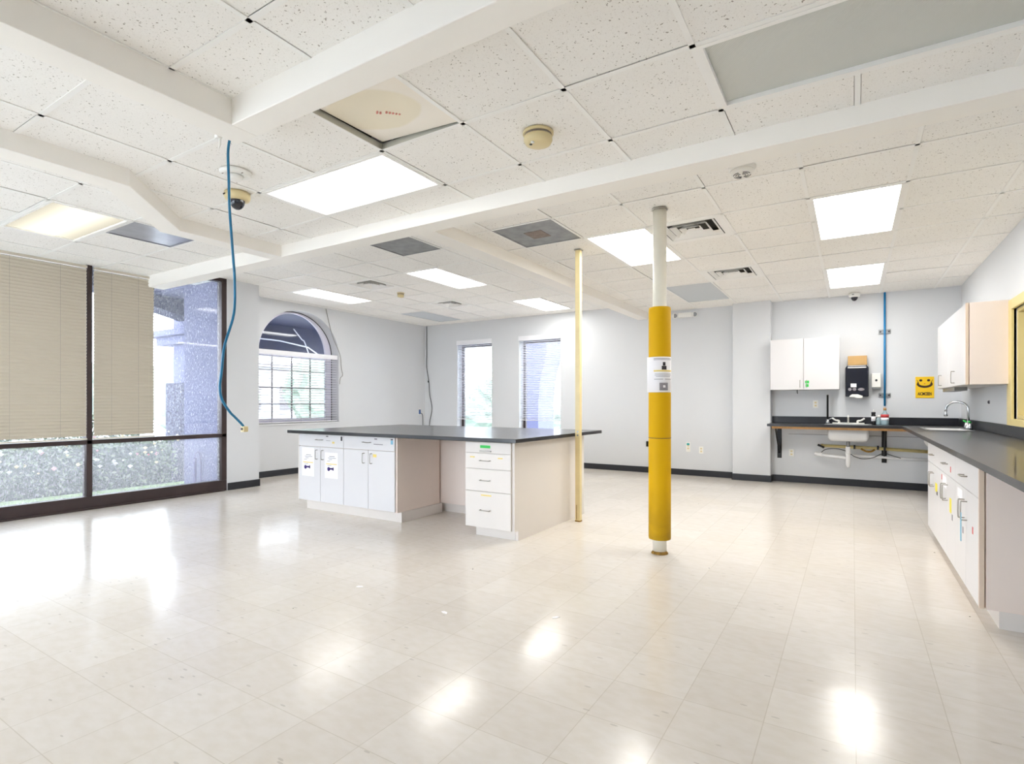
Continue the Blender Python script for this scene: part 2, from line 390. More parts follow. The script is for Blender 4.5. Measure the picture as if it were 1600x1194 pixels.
# right wall with interior window
IY0, IY1, IZ0, IZ1 = 4.3, 6.50, 1.06, 2.04
b = MB().box(XR, 1.42, YN, IY0, 0, TOP).box(XR, 1.42, IY1, 9.3, 0, TOP).box(XR, 1.42, IY0, IY1, 0, IZ0).box(XR, 1.42, IY0, IY1, IZ1, TOP)
struct(b.build('wall_right', M['wall']))
struct(MB().box(-7.5, -6.9, YN-.2, YN, 0, TOP).box(-2.52, 1.42, YN-.2, YN, 0, TOP).box(-6.9, -2.52, YN-.2, YN, 2.6, TOP).box(-6.9, -2.52, YN-.2, YN, 0, .1).build('wall_near', M['wall']))
w6 = sroot('window_6', (-3.2, YN, 0)); b = MB()  # unseen window added behind the camera to bring in daylight
for k in range(4): xx = -6.9+7.3*k/5; b.box(xx-.028, xx+.028, YN-.11, YN, .15, 2.55)
b.box(-6.93, -2.49, YN-.11, YN, .1, .15).box(-6.93, -2.49, YN-.11, YN, 2.55, 2.6).box(-6.93, -2.49, YN-.11, YN, .735, .785).build('window_frame', M['bronze'], w6)
for k in range(3): MB().box(-6.87+1.46*k, -5.47+1.46*k, YN-.06, YN-.054, .15, 2.55).build('window_pane', M['glass'], w6)
struct(MB().box(-8.35, -7.42, 4.262, 4.29, -.2, TOP).build('wall_left_outer', M['stucco']))
# beams
ZB = 2.615
beam = MB()
beam.box(XL, XR, 3.30, 3.48, ZB, TOP)
beam.box(-2.68, XR, 1.60, 1.74, ZB, TOP)
beam.box(-2.85, -2.68, YN, 1.74, ZB, TOP)
struct(beam.build('ceiling_beam', M['beam'], bevel=.004))
struct(MB().prism([(-4.17, YN), (-4.0, YN), (-4.0, 1.70), (-4.69, 2.36), (-4.69, 3.30), (-4.86, 3.30), (-4.86, 2.29), (-4.17, 1.63)], ZB, TOP-ZB, 2).build('ceiling_beam', M['beam'], bevel=.004))
struct(MB().box(-3.18, -3.0, 3.48, YB, 2.65, TOP).build('ceiling_beam', M['beam'], bevel=.004))
struct(MB().box(-8.33, 1.45, -2.85, 9.5, TOP, TOP+.1).build('ceiling', M['plenum']))

def zone(name, z, gx, gy, polys, holes):
    t, g = MB(), MB(); bw = .0125; rnd = random.Random(name)
    for P in polys:
        for x0, x1 in zip(gx, gx[1:]):
            for y0, y1 in zip(gy, gy[1:]):
                cx, cy = (x0+x1)/2, (y0+y1)/2
                e = [0, 0, 0, 0]; rnd.seed(hash((round(x0, 2), round(y0, 2))) % 99991)
                for k in range(4): e[k] = (bw+.002) if rnd.random() < .22 else .004
                rects = [(x0+e[0], x1-e[2], y0+e[1], y1-e[3])]
                for h in holes:
                    nr = []
                    for (a, b_, c, d) in rects:
                        if h[0] >= b_-.02 or h[1] <= a+.02 or h[2] >= d-.02 or h[3] <= c+.02: nr.append((a, b_, c, d)); continue
                        if h[0]-a > .02: nr.append((a, h[0], c, d))
                        if b_-h[1] > .02: nr.append((h[1], b_, c, d))
                        a2, b2 = max(a, h[0]), min(b_, h[1])
                        if h[2]-c > .02: nr.append((a2, b2, c, h[2]))
                        if d-h[3] > .02: nr.append((a2, b2, h[3], d))
                    rects = nr
                zt_ = z+.004+rnd.random()*.002
                for (a, b_, c, d) in rects:
                    q = clip([(a, c), (b_, c), (b_, d), (a, d)], P)
                    if q: t.prism(q, zt_, .014, 2)
        def skip(x, y): return any(h[0]+.02 < x < h[1]-.02 and h[2]+.02 < y < h[3]-.02 for h in holes)
        for x in gx:
            for y0, y1 in zip(gy, gy[1:]):
                if skip(x, (y0+y1)/2): continue
                q = clip([(x-bw, y0-bw), (x+bw, y0-bw), (x+bw, y1+bw), (x-bw, y1+bw)], P)
                if q: g.prism(q, z, .0035, 2)
        for y in gy:
            for x0, x1 in zip(gx, gx[1:]):
                if skip((x0+x1)/2, y): continue
                q = clip([(x0+bw, y-bw), (x1-bw, y-bw), (x1-bw, y+bw), (x0+bw, y+bw)], P)
                if q: g.prism(q, z+.0003, .0033, 2)
    c = struct(t.build('ceiling_tiles', M['tile']))
    g2 = g.build('grid_bars', M['tbar'], c)
    return c
def fr(a, step, n): return [round(a+step*i, 4) for i in range(n)]
zA, zBz, zC, zD, zE = 2.746, 2.72, 2.75, 2.90, 2.755
# fixtures: (x0,x1,y0,y1)
FX = dict(big=(-3.64, -2.41, 2.38, 2.98), off=(-.58, .63, 2.38, 2.98), left=(-6.34, -5.2, 1.66, 2.24),
          mid=(-2.16, -1.54, 4.72, 6.0), r1=(-.29, .33, 4.72, 6.0), r2=(-.29, .33, 7.3, 8.6),
          d0=(-7.33, -6.75, 5.3, 6.5), d1=(-5.0, -4.42, 5.3, 6.5), d2=(-4.84, -4.27, 7.7, 8.9))
RET = dict(e=(-2.78, -2.16, 4.08, 4.72), d=(-4.42, -3.84, 4.1, 4.7), c=(-5.77, -5.2, 2.24, 2.82))
PAN = dict(e=(-2.16, -1.54, 7.3, 8.6), d=(-7.33, -6.75, 7.7, 8.9))
DIF = dict(e1=(-1.54, -.915, 4.72, 5.35), e2=(-1.54, -.915, 6.64, 7.3), d1=(-6.17, -5.59, 5.3, 5.9), d2=(-6.17, -5.59, 7.1, 7.7))
LIFT = (-2.41, -1.80, 1.77, 2.38)
xE = [-3.4, -2.78, -2.16, -1.54, -.915, -.29, .33, .94, 1.55]; yE = [3.44, 4.08, 4.72, 5.35, 6.0, 6.64, 7.3, 7.93, 8.6, 9.24, 9.9]
xD = [-8.49, -7.91, -7.33, -6.75, -6.17, -5.59, -5.0, -4.42, -3.84, -3.26, -2.7]; yD = [2.9, 3.5, 4.1, 4.7, 5.3, 5.9, 6.5, 7.1, 7.7, 8.3, 8.9, 9.5]
xB = [-4.86, -4.25, -3.64, -3.03, -2.41, -1.80, -1.19, -.58, .02, .63, 1.24]; yB = [-2.55, -1.93, -1.32, -.71, -.1, .51, 1.13, 1.77, 2.38, 2.98, 3.59]
xC = [-7.48, -6.91, -6.34, -5.77, -5.2, -4.63, -4.06]; yC = [-2.98, -2.4, -1.82, -1.24, -.66, -.08, .5, 1.08, 1.66, 2.24, 2.82, 3.4]
xA = [-2.68, -2.07, -1.46, -.85, -.24, .37, .98, 1.59]; yA = [-2.96, -2.35, -1.74, -1.13, -.52, .09, .70, 1.31, 1.92]
zone('E', zE, xE, yE, [[(-3.1, 3.39), (XR, 3.39), (XR, YAl), (-3.1, YAl)]], [FX['mid'], FX['r1'], FX['r2'], RET['e'], PAN['e'], DIF['e1'], DIF['e2']])
D_holes = [FX['d0'], FX['d1'], FX['d2'], RET['d'], PAN['d'], DIF['d1'], DIF['d2']]
zone('D', zD, xD, yD, [[(XA, 3.39), (-3.1, 3.39), (-3.1, YB), (XA, YB)]], D_holes)
zone('B', zBz, xB, yB, [[(-4.08, YN), (-2.77, YN), (-2.77, 1.66), (-4.08, 1.66)],
      [(-4.08, 1.66), (XR, 1.66), (XR, 3.39), (-4.775, 3.39), (-4.775, 2.33)]], [FX['big'], FX['off'], LIFT])
zone('C', zC, xC, yC, [[(-7.35, YN), (-4.08, YN), (-4.08, 1.66), (-4.775, 2.33), (-7.35, 2.33)],
      [(-7.35, 2.33), (-4.775, 2.33), (-4.775, 3.39), (-7.35, 3.39)]], [FX['left'], RET['c']])
zone('A', zA, xA, yA, [[(-2.77, YN), (XR, YN), (XR, 1.66), (-2.77, 1.66)]], [])

# baseboards
def baseb(name, *boxes):
    b_ = MB()
    for q in boxes: b_.box(*q)
    return struct(b_.build(name, M['black'], bevel=.003))
BH = .10
baseb('baseboard_left', (XL, XL+.012, 4.30, 4.78, 0, BH), (-8.05, XL+.012, 4.77, 4.782, 0, BH), (XA, XA+.012, 4.78, YB, 0, BH))
baseb('baseboard_back', (-8.05, -1.60, YB-.012, YB, 0, BH), (-1.612, -1.6, YP-.012, YB, 0, BH), (-1.612, -1.048, YP-.012, YP, 0, BH),
      (-1.06, -1.048, YP, YAl, 0, BH), (-1.048, 1.22, YAl-.012, YAl, 0, BH))
baseb('baseboard_right', (XR-.012, XR, 6.2, YAl-.012, 0, BH), (XR-.012, XR, YN, 3.7, 0, BH))

# ------------------------------------------------------------------ storefront window
w1 = sroot('window_1', (XL, 2.7, 0))
fx0, fx1 = XL-.11, XL
f = MB()
f.box(fx0, fx1, YN, 4.29, .0, .145); f.box(fx0, fx1, YN, 4.29, .735, .785); f.box(fx0, fx1, YN, 4.29, 2.86, 2.92)
f.box(fx0, fx1, 4.22, 4.29, .145, 2.86)
for y in (2.70, 1.12, -.46, -2.04): f.box(fx0, fx1, y-.028, y+.028, .145, 2.86)
f.box(fx1, fx1+.03, YN, 4.25, 0, .02)
f.build('window_frame', M['bronze'], w1, bevel=.004)
ys = [4.22, 2.728, 2.672, 1.148, 1.092, -.432, -.488, -2.012, -2.068, YN]
for k in range(5):
    a, c = ys[2*k+1], ys[2*k]
    if k == 4: a = YN
    MB().box(XL-.06, XL-.054, a, c, .145, .735).build('window_pane', M['dusty_low'], w1)
    MB().box(XL-.06, XL-.054, a, c, .785, 2.86).build('window_pane', M['dusty'], w1)
struct(MB().box(-7.5, XL, YN-.2, 4.29, 2.92, TOP).build('wall_left_header', M['wall']))

def blind(label, x, y0, y1, z0, z1, pitch, depth, tilt, mslat, axis='y', group=None, cords=(), rail=True, hr=.03, hoff=0):
    """slats run along y (axis='y', blind hangs at plane x) or along x (axis='x', plane y=x)"""
    o = thing('window_blind', label, 'blind', ((x, (y0+y1)/2, z0) if axis == 'y' else ((y0+y1)/2, x, z0)), group)
    def bx(b_, d0, d1, a, c, za, zb):
        if axis == 'y': b_.box(x+d0, x+d1, a, c, za, zb)
        else: b_.box(a, c, x+d0, x+d1, za, zb)
    s = MB(); z = z1-hr-.01-pitch/2
    while z > z0+.03:
        dx, dz = depth/2*math.cos(tilt), depth/2*math.sin(tilt)
        # slightly crowned slat, five points across
        pr = []
        for k in range(5):
            t_ = -1+k*.5; crown = (1-t_*t_)*depth*.13
            pr.append((t_*dx-crown*math.sin(tilt), t_*dz+crown*math.cos(tilt)))
        th = .0012
        poly = pr+[(p[0], p[1]-th) for p in pr[::-1]]
        poly = [(x+p[0], z+p[1]) for p in poly]
        if axis == 'y': s.prism(poly, y0, y1-y0, 1) if False else s._add([(p[0], yy, p[1]) for yy in (y0, y1) for p in poly],
              [tuple(range(10)), tuple(range(10, 20))[::-1]]+[(i, (i+1) % 10, 10+(i+1) % 10, 10+i) for i in range(10)])
        else: s._add([(yy, p[0], p[1]) for yy in (y0, y1) for p in poly],
              [tuple(range(10)), tuple(range(10, 20))[::-1]]+[(i, (i+1) % 10, 10+(i+1) % 10, 10+i) for i in range(10)])
        z -= pitch
    s.build('slats', mslat, o)
    h = MB(); bx(h, -depth*.6+hoff, depth*.6, y0-abs(hoff)*.4, y1+abs(hoff)*.4, z1-hr, z1); h.build('head_rail', mslat, o, bevel=.002)
    if rail:
        h = MB(); bx(h, -depth*.5, depth*.5, y0, y1, z0, z0+.016); h.build('bottom_rail', mslat, o)
    for yc in cords:
        for d in (-depth*.52, depth*.52):
            c_ = MB(); bx(c_, d-.0005, d+.0005, yc-.0009, yc+.0009, z0, z1-hr); c_.build('ladder_cord', M['cord'], o)
    return o
bx_ = XL+.016
blind('closed beige slat blind left of the dark mullion, cut by photo edge', bx_, 1.16, 2.665, .79, 2.74, .036, .043, .98, M['slat_beige'], 'y', None, (1.4, 2.0, 2.42))
blind('closed beige slat blind right of the dark mullion, ending before bare glass', bx_, 2.735, 3.36, .79, 2.74, .036, .043, .98, M['slat_beige'], 'y', None, (2.9, 3.18))

# arched window
w2 = sroot('window_2', (XA, 6.05, 0)); gx_ = -8.25
cyA = (AY0+AY1)/2; hw = (AY1-AY0)/2
def ring(w, x0, x1, m, nm):
    b_ = MB()
    outer = [(cyA-hw*math.cos(PI*k/32), AZS+AH*math.sin(PI*k/32)) for k in range(33)]
    inner = [(cyA-(hw-w)*math.cos(PI*k/32), AZS+(AH-min(w, .035))*math.sin(PI*k/32)) for k in range(33)]
    for k in range(32): b_.prism([outer[k], outer[k+1], inner[k+1], inner[k]], x0, x1-x0, 0)
    b_.box(x0, x1, AY0, AY0+w, AZ0, AZS); b_.box(x0, x1, AY1-w, AY1, AZ0, AZS); b_.box(x0, x1, AY0+w, AY1-w, AZ0, AZ0+w*.6)
    return b_.build(nm, m, w2)
M['winframe'] = mat('white_vinyl_frame', (222, 220, 236), .4)
ring(.135, gx_-.04, gx_+.0, M['winframe'], 'window_frame')
ring(.012, gx_, gx_+.006, M['blackmetal'], 'gasket')
b = MB()
for y in (5.64, 6.02, 6.40): b.box(gx_-.03, gx_-.012, y-.009, y+.009, AZ0+.08, AZS)
for z in (1.18, 1.46, 1.76): b.box(gx_-.03, gx_-.012, AY0+.13, AY1-.13, z-.008, z+.008)
b.build('muntin', M['inkgrey'], w2)
MB().box(gx_-.02, gx_+.005, AY0+.1, AY1-.1, AZS-.05, AZS+.02).build('transom', M['winframe'], w2)
pane = [(cyA-(hw-.12)*math.cos(PI*k/32), AZS+(AH-.03)*math.sin(PI*k/32)) for k in range(33)]
MB().prism([(AY0+.12, AZ0+.05)]+pane+[(AY1-.12, AZ0+.05)], gx_-.036, .005, 0).build('window_pane', M['glass'], w2)
struct(MB().box(-8.2, XA+.012, AY0-.03, AY1+.03, AZ0-.03, AZ0).build('trim_1', M['wall'], bevel=.004))
blind('white wide-slat blind hanging open below the arched glass', XA-.045, AY0+.02, AY1-.02, .87, 2.075, .0455, .048, .12, M['slat_white'], 'y', None, (5.5, 6.06, 6.6), hr=.075)

# narrow back windows
for i, (a, c) in enumerate(W):
    w = sroot('window_%d' % (3+i), ((a+c)/2, YB, WZ0)); g = YB+.17
    b = MB(); b.box(a, a+.05, g, g+.05, WZ0, WZ1).box(c-.05, c, g, g+.05, WZ0, WZ1).box(a, c, g, g+.05, WZ0, WZ0+.05).box(a, c, g, g+.05, WZ1-.05, WZ1)
    b.build('window_frame', M['bronze'], w)
    MB().box(a+.05, c-.05, g+.02, g+.026, WZ0+.05, WZ1-.05).build('window_pane', M['glass'], w)
    struct(MB().box(a-.02, c+.02, YB-.012, 9.4, WZ0-.03, WZ0).build('trim_%d' % (2+i), M['wall']))
blind('white slat blind on the left one of the two narrow back windows', YB+.03, W[0][0]+.01, W[0][1]-.01, .86, 2.52, .034, .04, -.28, M['slat_white'], 'x', None, (W[0][0]+.75,), hr=.09, hoff=-.03)
blind('white slat blind on the right one of the two narrow back windows', YB+.03, W[1][0]+.01, W[1][1]-.01, .86, 2.52, .034, .04, -.28, M['slat_white'], 'x', None, (W[1][0]+.8,), hr=.09, hoff=-.03)

# interior window frame, right wall
w5 = sroot('window_5', (XR, 5.4, IZ0))
b = MB(); cw = .16
b.box(XR-.02, XR+.02, IY1, IY1+cw, IZ0-.08, IZ1+.09).box(XR-.02, XR+.02, IY0-cw, IY0, IZ0-.08, IZ1+.09)
b.box(XR-.02, XR+.02, IY0, IY1, IZ1, IZ1+.09).box(XR-.02, XR+.02, IY0, IY1, IZ0-.08, IZ0)
b.box(XR+.02, 1.42, IY1-.03, IY1, IZ0, IZ1).box(XR+.02, 1.42, IY0, IY0+.03, IZ0, IZ1).box(XR+.02, 1.42, IY0+.03, IY1-.03, IZ1-.03, IZ1).box(XR+.02, 1.42, IY0+.03, IY1-.03, IZ0, IZ0+.03)
b.build('window_frame', M['frameY'], w5, bevel=.004)
MB().box(1.33, 1.336, IY0+.03, IY1-.03, IZ0+.03, IZ1-.03).build('window_pane', M['glass'], w5)
struct(MB().box(1.42, 3.2, 3.9, 4.0, 0, 2.6).box(1.42, 3.2, 6.9, 7.0, 0, 2.6).box(3.2, 3.3, 3.9, 7, 0, 2.6).box(1.42, 3.3, 3.9, 7, 2.6, 2.7).box(1.42, 3.3, 3.9, 7, -.1, 0).build('wall_corridor', M['brown']))

# ------------------------------------------------------------------ ceiling fixtures
def light(rect, z, label, strength, axis_cross, low=.55, lit=True, recess=.012, tint=(1, .985, .94, 1)):
    x0, x1, y0, y1 = rect; x0 += .013; x1 -= .013; y0 += .013; y1 -= .013
    o = thing('ceiling_light', label, 'ceiling light', ((x0+x1)/2, (y0+y1)/2, z), 'recessed ceiling lights')
    fw = .022
    f = MB().box(x0, x1, y0, y0+fw, z-.002, z+.05).box(x0, x1, y1-fw, y1, z-.002, z+.05).box(x0, x0+fw, y0+fw, y1-fw, z-.002, z+.05).box(x1-fw, x1, y0+fw, y1-fw, z-.002, z+.05)
    f.build('frame', M['tbar'], o)
    short = (y1-y0) if axis_cross == 1 else (x1-x0)
    m = lamp_material('diffuser_lit', strength, axis_cross, 0, short, low, tint) if lit else M['lens_off']
    MB().box(x0+fw, x1-fw, y0+fw, y1-fw, z+recess, z+recess+.004).build('diffuser', m, o)
    MB().box(x0, x1, y0, y1, z+.05, z+.12).build('housing', M['tbar'], o)
    return o
def lens_off():
    m, n, l, p = nt('unlit_prismatic_lens'); p.inputs['Base Color'].default_value = lin((206, 208, 203)); p.inputs['Roughness'].default_value = .35
    tc = n.new('ShaderNodeTexCoord'); v = n.new('ShaderNodeTexWave'); v.inputs['Scale'].default_value = 45; v.bands_direction = 'DIAGONAL'
    l.new(tc.outputs['Object'], v.inputs['Vector']); b_ = n.new('ShaderNodeBump'); b_.inputs['Strength'].default_value = .25; b_.inputs['Distance'].default_value = .003
    l.new(v.outputs['Fac'], b_.inputs['Height']); l.new(b_.outputs[0], p.inputs['Normal']); return m
M['lens_off'] = lens_off()
light(FX['big'], zBz, 'large lit ceiling light in front of the lifted stained tile', 2.2, 1, low=.15)
light(FX['off'], zBz, 'unlit grey ceiling light at the upper right', 0, 1, lit=False, recess=.02)
light(FX['left'], zC, 'dimly lit ceiling light above the closed window blinds', .36, 1, low=.5, tint=(1, .94, .76, 1))
light(FX['mid'], zE, 'lit ceiling light partly behind the white column top', LAMP, 0)
light(FX['r1'], zE, 'lit ceiling light on the right, larger of that pair', 5.2, 0)
light(FX['r2'], zE, 'lit ceiling light on the right, nearer the sink wall', 4.4, 0)
light(FX['d0'], zD, 'long lit ceiling light beside the arched window', 3.2, 0, low=.3)
light(FX['d1'], zD, 'lit ceiling light between the grey return grille and back windows', 3.2, 0, low=.3)
light(FX['d2'], zD, 'small far lit ceiling light nearest the right back window', 4.2, 0)

def panel(rect, z, name, label, cat, m, centre=None, group=None):
    x0, x1, y0, y1 = rect; o = thing(name, label, cat, ((x0+x1)/2, (y0+y1)/2, z), group)
    MB().box(x0+.013, x1-.013, y0+.013, y1-.013, z+.003, z+.02).build('face_panel', m, o, bevel=.002)
    MB().box(x0+.013, x1-.013, y0+.013, y0+.028, z-.002, z+.003).box(x0+.013, x1-.013, y1-.028, y1-.013, z-.002, z+.003).box(x0+.013, x0+.028, y0+.028, y1-.028, z-.002, z+.003).box(x1-.028, x1-.013, y0+.028, y1-.028, z-.002, z+.003).build('frame', m, o)
    if centre: MB().box(x0+.22, x1-.22, y0+.22, y1-.22, z-.001, z+.003).build('dust_stain', centre, o, bevel=.001)
    return o
M['stain'] = mat('brown_dust', (140, 128, 120), .9, noise=.15, nscale=20)
panel(RET['e'], zE, 'return_grille', 'square grey return grille with brown dusty centre on ceiling', 'vent', M['dirtygrille'], M['stain'])
panel(RET['d'], zD, 'return_grille', 'square plain grey return grille left of the cross beam', 'vent', M['dirtygrille'])
panel(RET['c'], zC, 'return_grille', 'shiny grey ceiling grille beside the dim left light', 'vent', M['greypanel'])
panel(PAN['e'], zE, 'ceiling_panel', 'pale bluish unlit ceiling panel behind the yellow column', 'panel', M['dullpanel'])
panel(PAN['d'], zD, 'ceiling_panel', 'pale grey unlit ceiling panel near far left room corner', 'panel', M['dullpanel'])

def diffuser(rect, z, label):
    x0, x1, y0, y1 = rect; cx, cy = (x0+x1)/2, (y0+y1)/2
    o = thing('supply_diffuser', label, 'vent', (cx, cy, z), 'square ceiling supply diffusers')
    # outer plate
    hx, hy = (x1-x0)/2-.013, (y1-y0)/2-.013
    k0 = .80
    b_ = MB().box(cx-hx, cx+hx, cy-hy, cy-hy*k0, z, z+.004).box(cx-hx, cx+hx, cy+hy*k0, cy+hy, z, z+.004).box(cx-hx, cx-hx*k0, cy-hy*k0, cy+hy*k0, z, z+.004).box(cx+hx*k0, cx+hx, cy-hy*k0, cy+hy*k0, z, z+.004)
    b_.build('face_plate', M['tbar'], o)
    for k in (.77, .54, .31):
        s = MB(); a, c = k, k-.11
        def P(q, zz): return [(cx-hx*q, cy-hy*q, zz), (cx+hx*q, cy-hy*q, zz), (cx+hx*q, cy+hy*q, zz), (cx-hx*q, cy+hy*q, zz)]
        zl, zh = z+.002, z+.032
        vs = P(a, zl)+P(c, zh)+P(a, zl-.002)+P(c-.012, zh)
        fs = [(i, (i+1) % 4, 4+(i+1) % 4, 4+i) for i in range(4)]+[(8+i, 12+i, 12+(i+1) % 4, 8+(i+1) % 4) for i in range(4)]+[(i, 8+i, 8+(i+1) % 4, (i+1) % 4) for i in range(4)]+[(4+i, 4+(i+1) % 4, 12+(i+1) % 4, 12+i) for i in range(4)]
        s._add(vs, fs); s.build('louver', M['tbar'], o)
    MB().box(cx-hx*.1, cx+hx*.1, cy-hy*.1, cy+hy*.1, z+.01, z+.014).build('centre_plate', M['tbar'], o)
    MB().box(cx-hx, cx+hx, cy-hy, cy+hy, z+.06, z+.065).build('duct_collar', M['plenum'], o)
    return o
diffuser(DIF['e1'], zE, 'square louvered air diffuser just right of the column top')
diffuser(DIF['e2'], zE, 'square louvered air diffuser farther behind the column, above back wall')
diffuser(DIF['d1'], zD, 'dark louvered air diffuser between two back left lights')
diffuser(DIF['d2'], zD, 'small far louvered air diffuser near the room corner')

# lifted, stained tile
def stained_tile_mat():
    m, n, l, p = nt('stained_tile'); p.inputs['Roughness'].default_value = .9
    tc = n.new('ShaderNodeTexCoord'); mp = n.new('ShaderNodeMapping'); mp.inputs['Location'].default_value = (.12, .02, 0); mp.inputs['Scale'].default_value = (2.6, 3.6, 1); l.new(tc.outputs['Object'], mp.inputs[0])
    g = n.new('ShaderNodeVectorMath'); g.operation = 'LENGTH'; l.new(mp.outputs[0], g.inputs[0])
    nz = n.new('ShaderNodeTexNoise'); nz.inputs['Scale'].default_value = 5; l.new(tc.outputs['Object'], nz.inputs['Vector'])
    ad = n.new('ShaderNodeMath'); ad.operation = 'MULTIPLY_ADD'; ad.inputs[1].default_value = .25; l.new(nz.outputs[0], ad.inputs[0]); l.new(g.outputs['Value'], ad.inputs[2])
    r = ramp2(n, .80, lin((240, 232, 212)), .86, lin((246, 240, 230))); l.new(ad.outputs[0], r.inputs[0])
    l.new(r.outputs[0], p.inputs['Base Color']); return m
x0, x1, y0, y1 = LIFT
lt = thing('ceiling_tile', 'water-stained ceiling tile lifted askew above its dark gap', 'ceiling tile', ((x0+x1)/2, (y0+y1)/2, zBz))
b = MB(); zz = zBz+.006
b._add([(x0+.02, y0+.012, zz+.028), (x1-.004, y0+.012, zz+.004), (x1-.004, y1-.016, zz+.006), (x0+.02, y1-.016, zz+.040),
        (x0+.02, y0+.012, zz+.043), (x1-.004, y0+.012, zz+.019), (x1-.004, y1-.016, zz+.021), (x0+.02, y1-.016, zz+.055)],
       [(0, 1, 2, 3), (4, 7, 6, 5), (0, 4, 5, 1), (1, 5, 6, 2), (2, 6, 7, 3), (3, 7, 4, 0)])
b.build('tile_board', stained_tile_mat(), lt)
b = MB()
for k in range(7): b.box(x0+.27+.012*k+.02*(k > 1), x0+.28+.012*k+.02*(k > 1), y0+.30+.012*k, y0+.306+.012*k, zz+.006, zz+.018-.0012*k)
b.build('red_marking', mat('faded_red_ink', (228, 160, 150), .8), lt)
b = MB().box(x0-.0015, x0+.0015, y0, y1, zBz+.003, zBz+.045).box(x0, x1, y1-.0015, y1+.0015, zBz+.003, zBz+.045)
b.build('grid_web', mat('galvanised_grid', (205, 204, 194), .5, metal=.3), lt)

# detectors and cameras
def detector(x, y, z, r, label, m, style, h=.05):
    o = thing('smoke_detector', label, 'smoke detector', (x, y, z))
    if style == 'cup':
        MB().lathe([(r*1.02, z), (r*1.02, z-.010), (r*.95, z-.014)], x, y).build('base_ring', m, o)
        MB().lathe([(r*.90, z-.014), (r*.90, z-.026)], x, y).build('sensing_gap', M['stain'], o)
        MB().lathe([(r*.93, z-.026), (r*.95, z-.045), (r*.85, z-.062), (r*.55, z-.070), (0, z-.071)], x, y).build('cap', m, o)
        MB().lathe([(r*.10, z-.066), (r*.10, z-.0725), (0, z-.0725)], x-r*.35, y-r*.35, 12).build('indicator_lamp', M['blackmetal'], o)
        MB().lathe([(r*.12, z-.064), (r*.12, z-.073), (0, z-.073)], x-r*.1, y-r*.55, 12).build('test_button', M['whitepl'], o)
    elif style == 'disc':
        MB().lathe([(r, z), (r*1.0, z-.012), (r*.9, z-.022), (r*.5, z-.026), (r*.5, z-.02)], x, y).build('base_plate', m, o)
        MB().lathe([(r*.48, z-.02), (r*.46, z-.045), (r*.38, z-.052), (0, z-.053)], x, y).build('cap', M['whitepl'], o)
        for a in (0, 2.1, 4.2): MB().box(x+r*.78*math.cos(a)-.008, x+r*.78*math.cos(a)+.008, y+r*.78*math.sin(a)-.003, y+r*.78*math.sin(a)+.003, z-.0255, z-.02).build('slot', M['stain'], o)
    else:
        MB().lathe([(r, z), (r, z-.012), (r*.86, z-.02)], x, y).build('base_ring', m, o)
        MB().lathe([(r*.84, z-.02), (r*.80, z-.038), (r*.62, z-.050), (0, z-.053)], x, y).build('cap', m, o)
        for k in range(3):
            rr = r*(.62-.17*k)
            for a in range(4):
                a0 = a*PI/2+.25; pts = [(x+rr*math.cos(a0+t*.26), y+rr*math.sin(a0+t*.26), z-.0505-.0012*k) for t in range(5)]
                MB().tube(pts, .0022, 6).build('slot', M['ink'], o)
    return o
detector(-1.50, 2.68, zBz, .085, 'round yellowed smoke detector in front of the long beam', M['creampl'], 'cup')
detector(-3.44, 2.08, zBz, .095, 'flat white ceiling detector disc behind the hanging blue cable', M['whitepl'], 'disc')
detector(-.62, 3.86, zE, .085, 'slotted round detector just beyond the beam on the right', M['whitepl'], 'slot')
detector(-5.92, 6.24, zD, .055, 'small cream detector on the far back left ceiling', M['creampl'], 'cup')
def dome(x, y, z, r, label, m):
    o = thing('dome_camera', label, 'security camera', (x, y, z))
    MB().lathe([(r, z), (r*1.03, z-.03), (r*.95, z-.05), (r*.62, z-.056)], x, y).build('housing', m, o)
    MB().lathe([(r*.6, z-.052)]+[(r*.6*math.cos(t), z-.056-r*.75*math.sin(t)) for t in [k*PI/2/8 for k in range(9)]], x, y).build('dome', M['smoked'], o)
    MB().box(x-.03, x-.005, y-r*1.06, y-r*.98, z-.030, z-.022).build('badge', M['ink'], o)
    return o
dome(-3.78, 2.30, zBz, .085, 'cream dome security camera beside the hanging blue cable', M['creampl'])
dome(.02, 9.13, zE, .07, 'small dome security camera above the sink wall', M['whitepl'])
# clip and hanging scrap
cl = thing('ceiling_clip', 'small white plastic clip hanging at the beam corner', 'clip', (-3.03, 1.74, zBz))
MB().box(-3.05, -3.02, 1.72, 1.75, zBz-.028, zBz).build('clip_body', M['whitepl'], cl, bevel=.003)
MB().tube([(-3.03, 1.74, zBz-.02), (-3.028, 1.74, zBz-.06), (-3.035, 1.738, zBz-.085)], [.008, .006, .002], 6).build('hanging_tab', M['whitepl'], cl)
# blue cable
cb = thing('hanging_cable', 'blue network cable hanging from ceiling with connector at end', 'cable', (-3.05, 1.8, zBz))
pts = [(1.81, 2.722), (1.80, 2.64), (1.805, 2.48), (1.81, 2.31), (1.83, 2.05), (1.84, 1.91), (1.835, 1.72), (1.78, 1.53), (1.762, 1.38), (1.752, 1.29), (1.765, 1.22), (1.81, 1.15), (1.84, 1.12), (1.88, 1.08), (1.893, 1.063)]
def smooth(pts, n=6):
    P = [Vector(p) for p in pts]; out = []
    for i in range(len(P)-1):
        p0, p1, p2, p3 = P[max(i-1, 0)], P[i], P[i+1], P[min(i+2, len(P)-1)]
        for k in range(n):
            t = k/n; out.append(.5*((2*p1)+(p2-p0)*t+(2*p0-5*p1+4*p2-p3)*t*t+(3*p1-p0-3*p2+p3)*t**3))
    out.append(P[-1]); return out
MB().tube(smooth([(-3.05, y, z) for y, z in pts]), .0075, 8).build('cable_jacket', M['bluecable'], cb)
